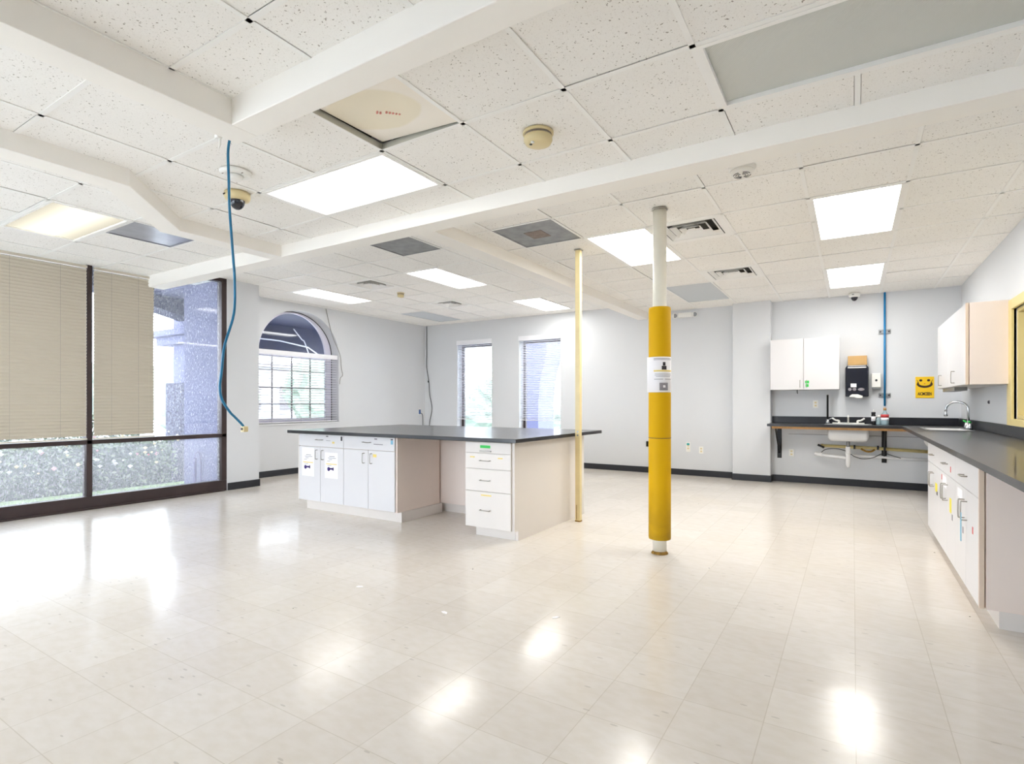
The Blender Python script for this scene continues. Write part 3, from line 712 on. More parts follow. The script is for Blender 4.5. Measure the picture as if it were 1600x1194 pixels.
b = MB().box(-3.066, -3.034, 1.885, 1.915, 1.03, 1.063); b.build('connector', M['creampl'], cb, bevel=.004)
MB().box(-3.058, -3.042, 1.882, 1.886, 1.04, 1.055).build('socket', M['brown'], cb)

# ------------------------------------------------------------------ columns
co = thing('support_column', 'round white column wrapped in a yellow padded sleeve', 'column', (-1.31, 4.33, 0))
MB().lathe([(.0535, 0), (.0535, zE)], -1.31, 4.33, 40).build('pipe', M['pipew'], co)
MB().lathe([(.085, .118), (.087, .13), (.087, .915), (.085, .92), (.085, .922), (.087, .927), (.086, 1.945), (.083, 1.962), (.056, 1.962), (.056, .118)], -1.31, 4.33, 48, True).build('padded_sleeve', M['yellow'], co)
MB().lathe([(.066, 0), (.066, .006), (.056, .016), (.0535, .022)], -1.31, 4.33, 24).build('base_ring', M['rust'], co)
MB().lathe([(.058, zE-.002), (.063, zE-.012), (.054, zE-.014)], -1.31, 4.33, 32).build('ceiling_escutcheon', M['nickel'], co)
MB().lathe([(.0878, .921), (.0878, .925)], -1.31, 4.33, 48).build('seam', M['ink'], co)
# curved notice on sleeve
no = thing('paper_notice', 'white printed notice curling off the yellow column sleeve', 'notice', (-1.31, 4.24, 1.42))
def curved(parent, name, m, a0, a1, z0, z1, r, th=.0006, lift=0):
    b_ = MB(); n_ = 14; vs = []
    for k in range(n_+1):
        a = a0+(a1-a0)*k/n_; rr = r+lift*max(0, (.25-k/n_)*4)**2
        for q in (rr, rr+th):
            for z in (z0, z1): vs.append((-1.31+q*math.cos(a), 4.33+q*math.sin(a), z))
    fs = []
    for k in range(n_):
        i = 4*k; j = i+4
        fs += [(i, j, j+1, i+1), (i+2, i+3, j+3, j+2), (i, i+2, j+2, j), (i+1, j+1, j+3, i+3)]
    fs += [(0, 1, 3, 2), (4*n_, 4*n_+2, 4*n_+3, 4*n_+1)]
    b_._add(vs, fs, True); return b_.build(name, m, parent)
am = math.atan2(-4.33, 1.31)          # towards the camera
A0, A1 = am-1.28, am+1.35
curved(no, 'sheet', M['paperw'], A0, A1, 1.285, 1.565, .0885, lift=.012)
for (z, h, f0, f1, m) in ((1.548, .004, .28, .95, 'inkgrey'), (1.540, .003, .28, .95, 'inkgrey'), (1.448, .012, .28, 1, 'tapey'), (1.428, .003, .32, .95, 'inkgrey'),
                    (1.418, .003, .32, .95, 'inkgrey'), (1.408, .003, .36, .9, 'inkgrey'), (1.386, .004, .3, .6, 'inkgrey'), (1.386, .004, .66, .95, 'inkgrey')):
    curved(no, 'printed_line', M[m], A0+(A1-A0)*f0, A0+(A1-A0)*f1, z, z+h, .0893)
curved(no, 'printed_figure', M['ink'], A0+(A1-A0)*.55, A0+(A1-A0)*.72, 1.463, 1.492, .0893)
curved(no, 'printed_figure', M['ink'], A0+(A1-A0)*.59, A0+(A1-A0)*.68, 1.494, 1.522, .0893)
curved(no, 'printed_box', M['inkgrey'], A0+(A1-A0)*.48, A0+(A1-A0)*.78, 1.30, 1.36, .0893)
curved(no, 'printed_box', M['paperw'], A0+(A1-A0)*.6, A0+(A1-A0)*.68, 1.322, 1.34, .090)
# square post at island
px, py = -2.362, 5.06
po = thing('square_post', 'thin square cream post standing against the island end', 'post', (px, py, 0))
MB().box(px-.026, px+.026, py-.026, py+.026, 0, zE).build('tube', M['postp'], po, bevel=.004)
MB().box(px-.034, px+.034, py-.034, py+.034, zE-.008, zE).build('ceiling_cap', M['nickel'], po)
MB().box(px-.027, px+.027, py-.027, py+.027, 0, .012).build('rust_collar', M['rust'], po)
for z in (.91, .875): MB().tube([(px+.002, py-.026, z), (px+.002, py-.030, z)], .009, 12).build('bolt', M['steel'], po)
MB().box(px-.012, px-.006, py-.0275, py-.026, .02, .17).build('rust_streak', M['rust'], po)

# ------------------------------------------------------------------ cabinet builder helpers
def handle(parent, p, v, out, L=.10, r=.0038, drop=.03):
    """p centre on face, v unit along handle, out unit outward"""
    p, v, out = Vector(p), Vector(v), Vector(out)
    a, c = p-v*L/2, p+v*L/2
    pts = [a, a+out*drop*.7, a+out*drop+v*.008, c+out*drop-v*.008, c+out*drop*.7, c]
    return MB().tube(smooth(pts, 3), r, 8).build('handle', M['nickel'], parent)
def sticker(parent, name, m, face, u0, u1, z0, z1, plane, th=.0008, sgn=-1):
    b_ = MB()
    if face == 'y': b_.box(u0, u1, plane, plane+sgn*th, z0, z1)
    else: b_.box(plane, plane+sgn*th, u0, u1, z0, z1)
    return b_.build(name, M[m], parent)

# ------------------------------------------------------------------ island
IT = .895
ic = thing('island_cabinet', 'white island base cabinet with paper notices on its left doors', 'cabinet', (-4.62, 4.3, 0))
YF = 4.0
MB().box(-5.36, -3.86, YF+.02, 4.68, .10, IT-.035).build('body', M['almond'], ic, bevel=.002)
MB().box(-5.30, -3.84, 4.06, 4.70, 0, .10).build('toe_kick', M['laminate'], ic)
MB().box(-5.375, -5.36, YF, 4.68, .10, IT-.035).build('end_panel', M['laminate'], ic)
g = .0025
def door(parent, x0, x1, z0, z1, plane, m='laminate_cool', name='door', face='y', th=.019, sgn=-1):
    b_ = MB()
    if face == 'y': b_.box(x0+g, x1-g, plane, plane+th, z0+g, z1-g)
    else: b_.box(plane, plane+th, x0+g, x1-g, z0+g, z1-g)
    return b_.build(name, M[m], parent, bevel=.0012)
dw = [(-5.36, -4.995), (-4.995, -4.62), (-4.62, -4.25), (-4.25, -3.875)]
doors = [door(ic, a, c, .105, .715, YF) for a, c in dw]
for d, x in zip(doors, (-5.045, -4.945, -4.305, -4.195)): handle(d, (x, YF, .63), (0, 0, 1), (0, -1, 0))
drs = [door(ic, -5.36, -4.62, .715, .855, YF, name='drawer'), door(ic, -4.62, -3.875, .715, .855, YF, name='drawer')]
for d, x in zip(drs, (-5.0, -4.26)): handle(d, (x, YF, .795), (1, 0, 0), (0, -1, 0))
def notice(door_, x0, x1, z0, z1):
    s = sticker(door_, 'notice', 'paperw', 'y', x0, x1, z0, z1, YF)
    w = x1-x0; pl = YF-.0008
    def bar(m, a, c, z, h): sticker(door_, 'print', m, 'y', x0+w*a, x0+w*c, z, z+h, pl)
    bar('inkgrey', .35, .75, z0+.235, .006); bar('inkgrey', .25, .85, z0+.218, .005); bar('inkgrey', .3, .55, z0+.203, .005); bar('inkgrey', .18, .42, z0+.185, .004)
    bar('tapey', .1, .92, z0+.150, .010); bar('inkgrey', .2, .5, z0+.137, .004)
    b_ = MB().lathe([(0, 0), (.022, 0), (.022, .001), (0, .001)], 0, 0, 20); bmesh.ops.rotate(b_.bm, verts=b_.bm.verts, matrix=Matrix.Rotation(PI/2, 3, 'X'))
    bmesh.ops.translate(b_.bm, verts=b_.bm.verts, vec=(x0+w*.3, pl-.0005, z0+.10)); b_.box(x0+w*.4, x0+w*.68, pl-.001, pl, z0+.095, z0+.113); b_.box(x0+w*.6, x0+w*.68, pl-.001, pl, z0+.087, z0+.12)
    b_.build('printed_key', M['inkpurple'], door_)
notice(doors[0], -5.31, -5.10, .38, .70); notice(doors[1], -4.92, -4.71, .38, .66)
sticker(doors[2+1], 'label_sticker', 'tapey', 'y', -4.18, -4.13, .645, .675, YF)
sticker(drs[0], 'label_sticker', 'inkgrey', 'y', -4.90, -4.865, .828, .843, YF); sticker(drs[0], 'label_sticker', 'ink', 'y', -4.665, -4.64, .795, .84, YF)
sticker(drs[0], 'label_sticker', 'inkgrey', 'y', -4.90, -4.83, .787, .791, YF); sticker(drs[0], 'label_sticker', 'tapey', 'y', -4.80, -4.765, .76, .78, YF)
sticker(drs[1], 'label_sticker', 'inkgrey', 'y', -4.16, -4.12, .825, .838, YF); sticker(drs[1], 'label_sticker', 'bluetag', 'y', -3.93, -3.90, .785, .825, YF)
sticker(drs[1], 'label_sticker', 'ink', 'y', -3.93, -3.90, .828, .838, YF); sticker(drs[1], 'label_sticker', 'inkgrey', 'y', -4.17, -4.04, .775, .782, YF)
kb = thing('back_bank_cabinet', 'white rear cabinet bank closing the island knee space', 'cabinet', (-4.1, 5.1, 0))
MB().box(-5.36, -2.50, 4.70, 5.42, .10, IT-.035).build('body', M['almond'], kb, bevel=.002)
MB().box(-5.30, -2.50, 4.76, 5.36, 0, .10).build('toe_kick', M['laminate'], kb)
for k in range(5):
    door(kb, -5.36+.572*k, -5.36+.572*(k+1), .105, .855, 5.42)
db = thing('drawer_cabinet', 'white four-drawer cabinet at the island corner', 'cabinet', (-2.75, 4.3, 0))
MB().box(-2.985, -2.50, YF, 4.69, .10, IT-.035).build('body', M['laminate'], db, bevel=.002)
MB().box(-2.92, -2.50, 4.06, 4.69, 0, .10).build('toe_kick', M['laminate'], db)
MB().prism([(YF, .085), (4.06, .085), (4.06, 0), (5.43, 0), (5.43, IT-.035), (YF, IT-.035)], -2.498, .028, 0).build('side_panel', M['laminate'], db, bevel=.001)
zs = [.09, .415, .615, .755, .855]
for k in range(4):
    d = door(db, -2.985, -2.495, zs[k], zs[k+1], YF-.019, name='drawer', m='laminate')
    pl = YF-.019
    if k < 3: handle(d, (-2.76, pl, (.25, .515, .69)[k]), (1, 0, 0), (0, -1, 0))
    else: MB().box(-2.82, -2.70, pl-.012, pl, .768, .778).build('handle', M['nickel'], d)
    if k == 3: sticker(d, 'label_sticker', 'green', 'y', -2.82, -2.71, .800, .825, pl)
    if k == 2: sticker(d, 'label_sticker', 'tapey', 'y', -2.93, -2.88, .712, .722, pl); sticker(d, 'label_sticker', 'tapey', 'y', -2.63, -2.58, .712, .722, pl)
    if k == 0: sticker(d, 'label_sticker', 'tapey', 'y', -2.81, -2.70, .376, .387, pl)
wt = tag(MB().box(-5.46, -2.405, 3.915, 5.77, IT-.035, IT).build('island_worktop', M['epoxy'], bevel=.004), 'black rectangular worktop resting on the white island cabinets', 'worktop')

# ------------------------------------------------------------------ right run of cabinets
XF = .575
def base_unit(y0, y1, label, extras):
    o = thing('base_cabinet', label, 'cabinet', (.9, (y0+y1)/2, 0), 'base cabinets along the right wall')
    MB().box(XF+.02, 1.20, y0+.001, y1-.001, .10, .855).build('body', M['laminate'], o)
    MB().box(.66, 1.20, y0+.001, y1-.001, 0, .10).build('toe_kick', M['laminate'], o)
    ym = (y0+y1)/2
    d1 = door(o, ym, y1, .10, .685, XF, face='x'); d2 = door(o, y0, ym, .10, .685, XF, face='x')
    dr = door(o, y0, y1, .685, .85, XF, name='drawer', face='x')
    handle(dr, (XF, ym, .765), (0, 1, 0), (-1, 0, 0)); handle(d1, (XF, ym+.045, .56), (0, 0, 1), (-1, 0, 0), L=.11); handle(d2, (XF, ym-.045, .56), (0, 0, 1), (-1, 0, 0), L=.11)
    for (w, nm, m, ya, yb, za, zb) in extras:
        sticker((d1, d2, dr)[w], nm, m, 'x', ya, yb, za, zb, XF)
    return o, d1, d2, dr
a = base_unit(3.83, 4.61, 'white base cabinet at near end of right run, blue strap on handle',
      [(1, 'label_sticker', 'red', 3.98, 4.01, .46, .50), (0, 'label_sticker', 'inkgrey', 4.30, 4.33, .40, .44), (0, 'label_sticker', 'paperw', 4.34, 4.52, .60, .66)])
MB().box(XF-.031, XF-.027, 4.165, 4.185, .38, .55).build('strap', M['bluetag'], a[2])
MB().box(XF, XF+.021, 3.808, 3.829, .10, .855).build('edge_strip', M['laminate_edge'], a[0])
b = MB().box(XF+.028, 1.20, 3.805, 3.828, .10, .855); b.build('end_panel', M['almond'], a[0], bevel=.001)
base_unit(4.61, 5.39, 'white base cabinet in middle of right run with yellow tag',
      [(1, 'label_sticker', 'yellowtag', 4.78, 4.86, .44, .54), (2, 'label_sticker', 'red', 4.80, 4.83, .72, .76), (1, 'label_sticker', 'inkgrey', 4.72, 4.76, .40, .44), (0, 'label_sticker', 'paperw', 5.02, 5.2, .58, .66), (0, 'label_sticker', 'red', 5.24, 5.27, .62, .66)])
base_unit(5.39, 6.16, 'white base cabinet nearest sink basin with round yellow and black tag',
      [(1, 'label_sticker', 'yellowtag', 5.52, 5.64, .48, .55), (1, 'label_sticker', 'ink', 5.50, 5.56, .46, .49)])
# L-shaped worktop (with hole for the corner sink)
RT = .90
wt2 = thing('sink_worktop', 'black L-shaped worktop along the right wall and sink alcove', 'worktop', (.9, 6, RT))
SY0, SY1, SX0, SX1 = 7.45, 8.25, .70, 1.08       # right sink cut-out
LX0, LX1, LY0, LY1 = -.33, .22, 8.78, 9.12       # left sink cut-out
b = MB()
XC = .545
b.box(XC, 1.215, 2.2, SY0, RT-.035, RT).box(XC, SX0, SY0, SY1, RT-.035, RT).box(SX1, 1.215, SY0, SY1, RT-.035, RT).box(XC, 1.215, SY1, 9.295, RT-.035, RT)
b.box(LX1, XC, 8.67, 9.295, RT-.035, RT).box(-1.055, LX0, 8.67, 9.295, RT-.035, RT).box(LX0, LX1, 8.67, LY0, RT-.035, RT).box(LX0, LX1, LY1, 9.295, RT-.035, RT)
b.build('top', M['epoxy'], wt2)
MB().box(1.195, 1.215, 2.2, 9.27, RT, RT+.10).box(-1.055, 1.195, 9.275, 9.295, RT, RT+.10).build('backsplash', M['splash'], wt2, bevel=.003)
MB().box(-1.0, XC+.05, 8.72, 8.74, .832, RT-.035).box(-1.0, 1.2, 9.25, 9.29, .83, RT-.035).build('wood_batten', M['wood'], wt2)
def basin(x0, x1, y0, y1, zt, zb, label, faucet_x=None):
    o = thing('sink', label, 'sink', ((x0+x1)/2, (y0+y1)/2, zt))
    def rr(x0, x1, y0, y1, r, n=5):
        out = []
        for cx, cy, a in ((x1-r, y1-r, 0), (x0+r, y1-r, PI/2), (x0+r, y0+r, PI), (x1-r, y0+r, 3*PI/2)):
            for k in range(n+1): out.append((cx+r*math.cos(a+PI/2*k/n), cy+r*math.sin(a+PI/2*k/n)))
        return out
    b_ = MB(); R = [(rr(x0, x1, y0, y1, .04), zt), (rr(x0+.004, x1-.004, y0+.004, y1-.004, .04), zb+.05), (rr(x0+.03, x1-.03, y0+.03, y1-.03, .03), zb+.008), (rr(x0+.06, x1-.06, y0+.06, y1-.06, .02), zb)]
    inn = [(rr(x0+.03, x1-.03, y0+.03, y1-.03, .03), zb+.012), (rr(x0+.01, x1-.01, y0+.01, y1-.01, .035), zb+.05), (rr(x0+.006, x1-.006, y0+.006, y1-.006, .035), zt)]
    rings = [[b_.bm.verts.new((p[0], p[1], z)) for p in poly] for poly, z in R]
    def skin(rs):
        for A, B in zip(rs, rs[1:]):
            n = len(A)
            for k in range(n): q = b_.bm.faces.new((A[k], A[(k+1) % n], B[(k+1) % n], B[k])); q.smooth = True
    skin(rings); b_.bm.faces.new(rings[-1])
    r2 = [[b_.bm.verts.new((p[0], p[1], z)) for p in poly] for poly, z in inn]; b_.bm.faces.new(r2[0]); skin(r2); skin([r2[-1], rings[0]])
    b_.build('basin', M['sinkw'], o)
    rim = MB(); w = .035
    rim.box(x0-w, x1+w, y0-w, y0+.002, zt, zt+.006).box(x0-w, x1+w, y1-.002, y1+w, zt, zt+.006).box(x0-w, x0+.002, y0, y1, zt, zt+.006).box(x1-.002, x1+w, y0, y1, zt, zt+.006)
    rim.build('rim', M['steel'], o, bevel=.002)
    return o
s1 = basin(-.30, .19, 8.80, 9.10, RT+.001, .67, 'white wall-side sink basin hanging under alcove worktop')
MB().tube([(-.055, 8.97, .68), (-.055, 8.97, .59)], .022, 14).build('tailpiece', M['steel'], s1)
s2 = basin(.72, 1.06, 7.48, 8.22, RT+.001, .68, 'steel-rimmed corner sink in the right worktop below gooseneck faucet')
# faucets
fa = thing('gooseneck_faucet', 'chrome gooseneck faucet with green valve handles at corner sink', 'faucet', (1.10, 8.05, RT))
arcp = [(1.12, 8.05, RT), (1.12, 8.05, 1.13)]+[(1.12-.095+.095*math.cos(t), 8.05+.05*(1-math.cos(t)), 1.13+.085*math.sin(t)) for t in [k*PI/10 for k in range(1, 11)]]+[(.928, 8.15, 1.10)]
MB().tube(arcp, .0125, 12).build('spout', M['chrome'], fa)
MB().lathe([(.012, 1.045), (.02, 1.05), (.014, 1.08), (.011, 1.10)], .928, 8.15, 16).build('aerator', M['chrome'], fa)
MB().lathe([(.035, RT), (.033, RT+.02), (.02, RT+.06), (.014, RT+.07)], 1.12, 8.05, 20).build('base', M['chrome'], fa)
for y in (7.93, 8.17):
    MB().lathe([(.026, RT), (.022, RT+.03), (.014, RT+.07), (.012, RT+.075)], 1.12, y, 16).build('valve', M['chrome'], fa)
    MB().tube([(1.12, y, RT+.08), (1.10, y+(.06 if y > 8 else -.06), RT+.095)], [.012, .009], 8).build('valve_handle', M['green'], fa)
f2 = thing('deck_faucet', 'white lever faucet on the alcove sink deck', 'faucet', (-.06, 9.16, RT))
MB().box(-.25, .14, 9.14, 9.19, RT, RT+.02).build('deck_plate', M['whitepl'], f2, bevel=.005)
MB().tube([(-.055, 9.16, RT+.01), (-.055, 9.16, RT+.11), (-.055, 9.13, RT+.12), (-.055, 9.04, RT+.10)], .011, 10).build('spout', M['whitepl'], f2)
for sx in (-1, 1):
    cx = -.055+sx*.115
    MB().tube(smooth([(cx, 9.16, RT+.015), (cx, 9.16, RT+.045), (cx+sx*.04, 9.15, RT+.055), (cx+sx*.08, 9.14, RT+.085)], 4), [.014]*7+[.012]*3+[.012]*3, 10).build('lever_handle', M['whitepl'], f2)
f3 = thing('spray_wand', 'tall black upright spray hose left of the alcove sink', 'sprayer', (-.31, 9.12, RT))
MB().tube([(-.31, 9.17, RT+.03), (-.31, 9.17, 1.30), (-.31, 9.16, 1.315)], .013, 10).build('hose', M['blackmetal'], f3)
MB().lathe([(.03, RT), (.025, RT+.03), (.016, RT+.07)], -.31, 9.17, 16).build('base', M['chrome'], f3)
MB().tube([(-.30, 9.16, RT+.06), (-.25, 9.15, RT+.085)], .006, 8).build('lever', M['chrome'], f3)
# bottles
def bottle(name, label, x, y, parts, cat='bottle'):
    o = thing(name, label, cat, (x, y, RT))
    for nm, m, prof in parts: MB().lathe([(r, RT+z) for r, z in prof], x, y, 20).build(nm, M[m] if isinstance(m, str) else m, o)
    return o
bottle('spray_can', 'slim black and white can on the alcove worktop', .245, 9.12, [('body', 'blackmetal', [(.024, .001), (.026, .01), (.026, .13), (.02, .15)]), ('label_band', 'paperw', [(.0265, .05), (.0265, .115)]), ('cap', 'black', [(.024, .15), (.027, .155), (.024, .175), (0, .175)]), ('nozzle', 'whitepl', [(.008, .175), (.006, .21), (0, .21)])])
bottle('small_bottle', 'small bluish bottle with white cap on the alcove worktop', .305, 9.10, [('body', 'bottleblue', [(.026, .001), (.028, .01), (.028, .075), (.015, .10)]), ('cap', 'whitepl', [(.016, .10), (.016, .135), (0, .135)])])
bottle('liquor_bottle', 'square-shouldered bottle with red label and cork stopper', .375, 9.10, [('body', 'bottleblue', [(.045, .001), (.047, .008), (.047, .14), (.02, .175), (.015, .20)]), ('lower_label', 'paperw', [(.0478, .06), (.0478, .10)]), ('label_band', 'red', [(.0478, .10), (.0478, .145)]), ('stopper', 'wood', [(.017, .20), (.018, .235), (0, .238)])])
# worktop brackets
for bxx, lb in ((-.955, 'black steel worktop bracket at the left end of the alcove'), (.375, 'black steel worktop bracket beside the white drain trap')):
    o = thing('support_bracket', lb, 'bracket', (bxx, 9.2, .37), 'black steel worktop brackets')
    MB().box(bxx-.03, bxx+.03, 9.285, 9.299, .36, .83).build('wall_plate', M['blackmetal'], o)
    MB().box(bxx-.02, bxx+.02, 8.745, 9.245, .835, .862).build('arm', M['blackmetal'], o)
    MB()._add([(bxx+s, y, z) for s in (-.012, .012) for y, z in ((8.78, .835), (8.83, .835), (9.285, .48), (9.285, .43))],
              [(0, 1, 2, 3), (4, 7, 6, 5), (0, 4, 5, 1), (1, 5, 6, 2), (2, 6, 7, 3), (3, 7, 4, 0)]).build('brace', M['blackmetal'], o)
# plumbing
pt = thing('drain_trap', 'white plastic drain trap below the alcove sink', 'pipe', (-.055, 8.97, .3))
MB().tube([(-.055, 8.97, .588), (-.055, 8.97, .34), (-.05, 8.98, .30)], [.03, .03, .018], 14).build('trap_body', M['pvc'], pt)
MB().lathe([(.036, .49), (.036, .51)], -.055, 8.97, 16).build('slip_nut', M['pvc'], pt)
MB().tube([(-.055, 8.97, .43), (-.16, 9.05, .435), (-.45, 9.16, .455)], [.022, .022, .022], 12).build('drain_arm', M['pvc'], pt)
MB().tube([(-.37, 9.135, .452), (-.47, 9.17, .458)], .03, 12).build('elbow', M['pvc'], pt)
MB().box(-.09, -.065, 8.98, 9.02, .41, .455).build('clamp', M['black'], pt)
pp = thing('supply_pipe', 'yellowed horizontal supply pipe running along the alcove wall', 'pipe', (.2, 9.24, .56))
MB().tube([(-.40, 9.24, .575), (.2, 9.24, .565), (.9, 9.24, .54)], .022, 12).build('pipe', M['pipey'], pp)
for x in (-.38, .02, .30): MB().tube([(x-.012, 9.24, .57), (x+.012, 9.24, .57)], .03, 12).build('coupling', M['black'] if x > 0 else M['pipey'], pp)
MB().tube(smooth([(.10, 9.2, .55), (.16, 9.18, .52), (.22, 9.18, .52), (.26, 9.2, .545)], 4), .013, 8).build('side_loop', M['rust'], pp)
MB().tube([(-.44, 9.22, .585), (-.40, 9.22, .57), (-.36, 9.2, .55)], .016, 8).build('shutoff_valve', M['blackmetal'], pp)
wp = tag(MB().tube([(-.02, 9.27, .45), (.9, 9.27, .425)], .02, 12).build('waste_pipe', M['pvc']), 'white waste pipe low along the alcove wall', 'pipe')
tag(MB().box(-.83, 1.2, 9.294, 9.30, .728, .734).build('wall_seam', M['inkgrey']), 'thin grey horizontal line on alcove wall under worktop', 'seam')
tag(MB().tube(smooth([(-.40, 9.15, .47), (-.33, 9.12, .53), (-.2, 9.12, .545), (-.08, 9.05, .52), (.02, 9.05, .45), (.12, 9.08, .42), (.24, 9.1, .44), (.36, 9.15, .50), (.5, 9.2, .46), (.56, 9.22, .44)], 5), .005, 6).build('loose_cable', M['black']), 'loose dark cable drooping below the alcove sink', 'cable')
# wall devices
def outlet(name, label, x, z, y, w=.07, h=.115, tagm=None, axis='y', group='wall outlets'):
    o = thing(name, label, 'outlet', (x, y, z), group)
    MB().box(x-w/2, x+w/2, y-.006, y, z-h/2, z+h/2).build('cover_plate', M['whitepl'], o, bevel=.003)
    for dz in (-.022, .022): MB().box(x-.014, x+.014, y-.0085, y-.006, z+dz-.012, z+dz+.012).build('receptacle', M['creampl'], o, bevel=.003)
    if tagm: MB().box(x-.022, x+.022, y-.009, y-.006, z+.03, z+.065).build('tag', M[tagm], o)
    return o
outlet('wall_outlet', 'white outlet on alcove wall above the worktop', -.47, 1.185, YAl)
outlet('wall_outlet', 'white outlet on alcove wall below the worktop', -.79, .445, YAl)
outlet('wall_outlet', 'white outlet right of the teal-tagged plate on back wall', -2.11, .43, YB)
outlet('wall_outlet', 'white wall plate with teal tag right of yellow column', -2.32, .47, YB, h=.16, tagm='teal')
tag(MB().box(-3.03, -2.96, YB-.02, YB, .45, .54).build('wall_socket', M['blackmetal'], bevel=.004), 'small black box low on back wall behind yellow column', 'outlet')
td = thing('towel_dispenser', 'smoked black paper towel dispenser on alcove wall', 'dispenser', (.05, 9.3, 1.28))
MB().prism([(-.09, 1.29), (.19, 1.29), (.19, 1.70), (.165, 1.735), (-.065, 1.735), (-.09, 1.70)], 9.10, .195, 1).build('case', M['smoked'], td, bevel=.012)
MB().box(-.06, .16, 9.092, 9.101, 1.695, 1.71).build('highlight_strip', M['whitepl'], td)
MB().prism([(-.04, 1.285), (.02, 1.285), (.045, 1.27), (.11, 1.268), (.12, 1.30), (.06, 1.325), (-.01, 1.325), (-.04, 1.30)], 9.085, .02, 1).build('chute', M['whitepl'], td, bevel=.004)
MB().box(-.025, .045, 9.094, 9.1, 1.425, 1.475).build('label_sticker', M['paperw'], td)
b = MB()
for cx in (-.035, .02): b.prism([(cx+.022*math.cos(t*PI/8), 1.395+.022*math.sin(t*PI/8)) for t in range(16)], 9.094, .006, 1)
b.prism([(.10+.04*math.cos(t*PI/8), 1.393+.02*math.sin(t*PI/8)) for t in range(16)], 9.094, .006, 1)
b.build('paper_roll_glimpse', M['inkgrey'], td)
tag(MB().box(-.06, .17, 9.14, 9.29, 1.737, 1.87).build('cardboard_box', M['cardboard'], bevel=.003), 'brown cardboard box standing on the black towel dispenser', 'box')
sd = thing('soap_dispenser', 'small white soap dispenser between towel dispenser and blue pipe', 'dispenser', (.28, 9.3, 1.4))
MB().box(.225, .335, 9.2, 9.3, 1.42, 1.62).build('case', M['whitepl'], sd, bevel=.01)
MB().prism([(.28+.014*math.cos(t*PI/8), 1.52+.016*math.sin(t*PI/8)) for t in range(16)], 9.195, .006, 1).build('window', M['black'], sd)
MB().box(.23, .33, 9.21, 9.3, 1.40, 1.42).build('nozzle', M['steel'], sd, bevel=.006)
bp = thing('blue_pipe', 'bright blue vertical pipe clamped to the alcove wall', 'pipe', (.38, 9.27, 1.15))
MB().tube([(.38, 9.265, 1.16), (.38, 9.265, zE)], .013, 12).build('pipe', M['blue'], bp)
for z in (1.31, 2.205):
    c_ = MB().box(.31, .45, 9.282, 9.299, z-.03, z+.03).build('clamp', M['steel'], bp, bevel=.003)
    for dx in (-.05, .05): MB().prism([(.38+dx+.012*math.cos(t*PI/6), z+.012*math.sin(t*PI/6)) for t in range(12)], 9.276, .006, 1).build('screw', M['ink'], c_)
# yellow sign
sg = thing('warning_sign', 'yellow warning sign with dark squashed symbol on alcove wall', 'sign', (.83, 9.3, 1.27))
yS = 9.292
MB().box(.73, .935, yS, 9.3, 1.27, 1.56).build('plate', M['signy'], sg, bevel=.002)
def sgp(poly, m='signk'): MB().prism([(.832+p[0], 1.415+p[1]) for p in poly], yS-.0015, .0015, 1).build('symbol', M[m], sg)
for sx in (-1, 1):
    sgp([(sx*.043+.017*math.cos(t*PI/8), .095+.016*math.sin(t*PI/8)) for t in range(16)])
    sgp([(sx*.075, .075), (sx*.088, .10), (sx*.084, .104), (sx*.071, .079)])
crs = []
for t in range(13):
    a_ = -PI+PI*t/12; crs.append((.088*math.cos(a_), .045+.052*math.sin(a_)+.0))
for t in range(13):
    a_ = -PI*t/12; crs.append((.062*math.cos(a_), .052+.03*math.sin(a_)))
for k in range(12): sgp([crs[k], crs[k+1], crs[24-k], crs[25-k]])
for sx in (-1, 1): sgp([(sx*.088, .045), (sx*.062, .052), (sx*.072, .085)])
sgp([(-.009, .045), (.009, .045), (0, .062)], 'red')
text_obj('AICMCEEN', .056, M['signk'], Matrix.Translation((.832, yS-.001, 1.325)) @ Matrix.Rotation(PI/2, 4, 'X'), sg, width=.155, boldoff=.0022)
# emergency light
el = thing('emergency_light', 'white twin-head emergency light at the top of back wall', 'emergency light', (-2.36, YB, 2.66))
MB().box(-2.47, -2.25, YB-.07, YB, 2.625, 2.70).build('case', M['whitepl'], el, bevel=.008)
for x in (-2.52, -2.20):
    b_ = MB().tube([(x, YB-.03, 2.665), (x, YB-.055, 2.66), (x+.01, YB-.11, 2.65), (x+.012, YB-.115, 2.65)], [.02, .035, .045, .04], 16); b_.build('lamp_head', M['whitepl'], el)
    MB().tube([(x+.012, YB-.113, 2.65), (x+.013, YB-.118, 2.65)], .036, 16).build('lens', M['steel'], el)
# corner cord, plug, arch cord
wc = thing('corner_cable', 'thin black cord with a knob hanging in the far room corner', 'cord', (-7.98, YB-.02, 2.895))
MB().tube(smooth([(-7.98, YB-.02, 2.895), (-7.98, YB-.02, 2.3), (-7.985, YB-.02, 2.0), (-7.92, YB-.02, 1.67), (-7.90, YB-.02, 1.4), (-7.83, YB-.02, 1.08), (-7.90, YB-.02, .77), (-7.91, YB-.02, .4)], 5), .007, 6).build('cord_line', M['black'], wc)
MB().lathe([(0, 1.65), (.014, 1.66), (.014, 1.69), (0, 1.70)], -7.93, YB-.025, 12).build('cord_knob', M['blackmetal'], wc)
jk = thing('phone_jack', 'blue and white wall jack beside the far corner', 'outlet', (XA, 9.07, 1.0))
MB().box(XA, XA+.006, 9.03, 9.11, .94, 1.08).build('cover_plate', M['whitepl'], jk)
MB().box(XA+.006, XA+.02, 9.04, 9.09, .96, 1.06).build('jack', mat('slate_blue', (70, 100, 150), .5), jk)
MB().tube(smooth([(XA+.02, 9.09, .98), (XA+.04, 9.13, .93), (XA+.02, 9.16, .7), (XA+.02, 9.16, .5)], 4), .007, 6).build('cord', M['black'], jk)
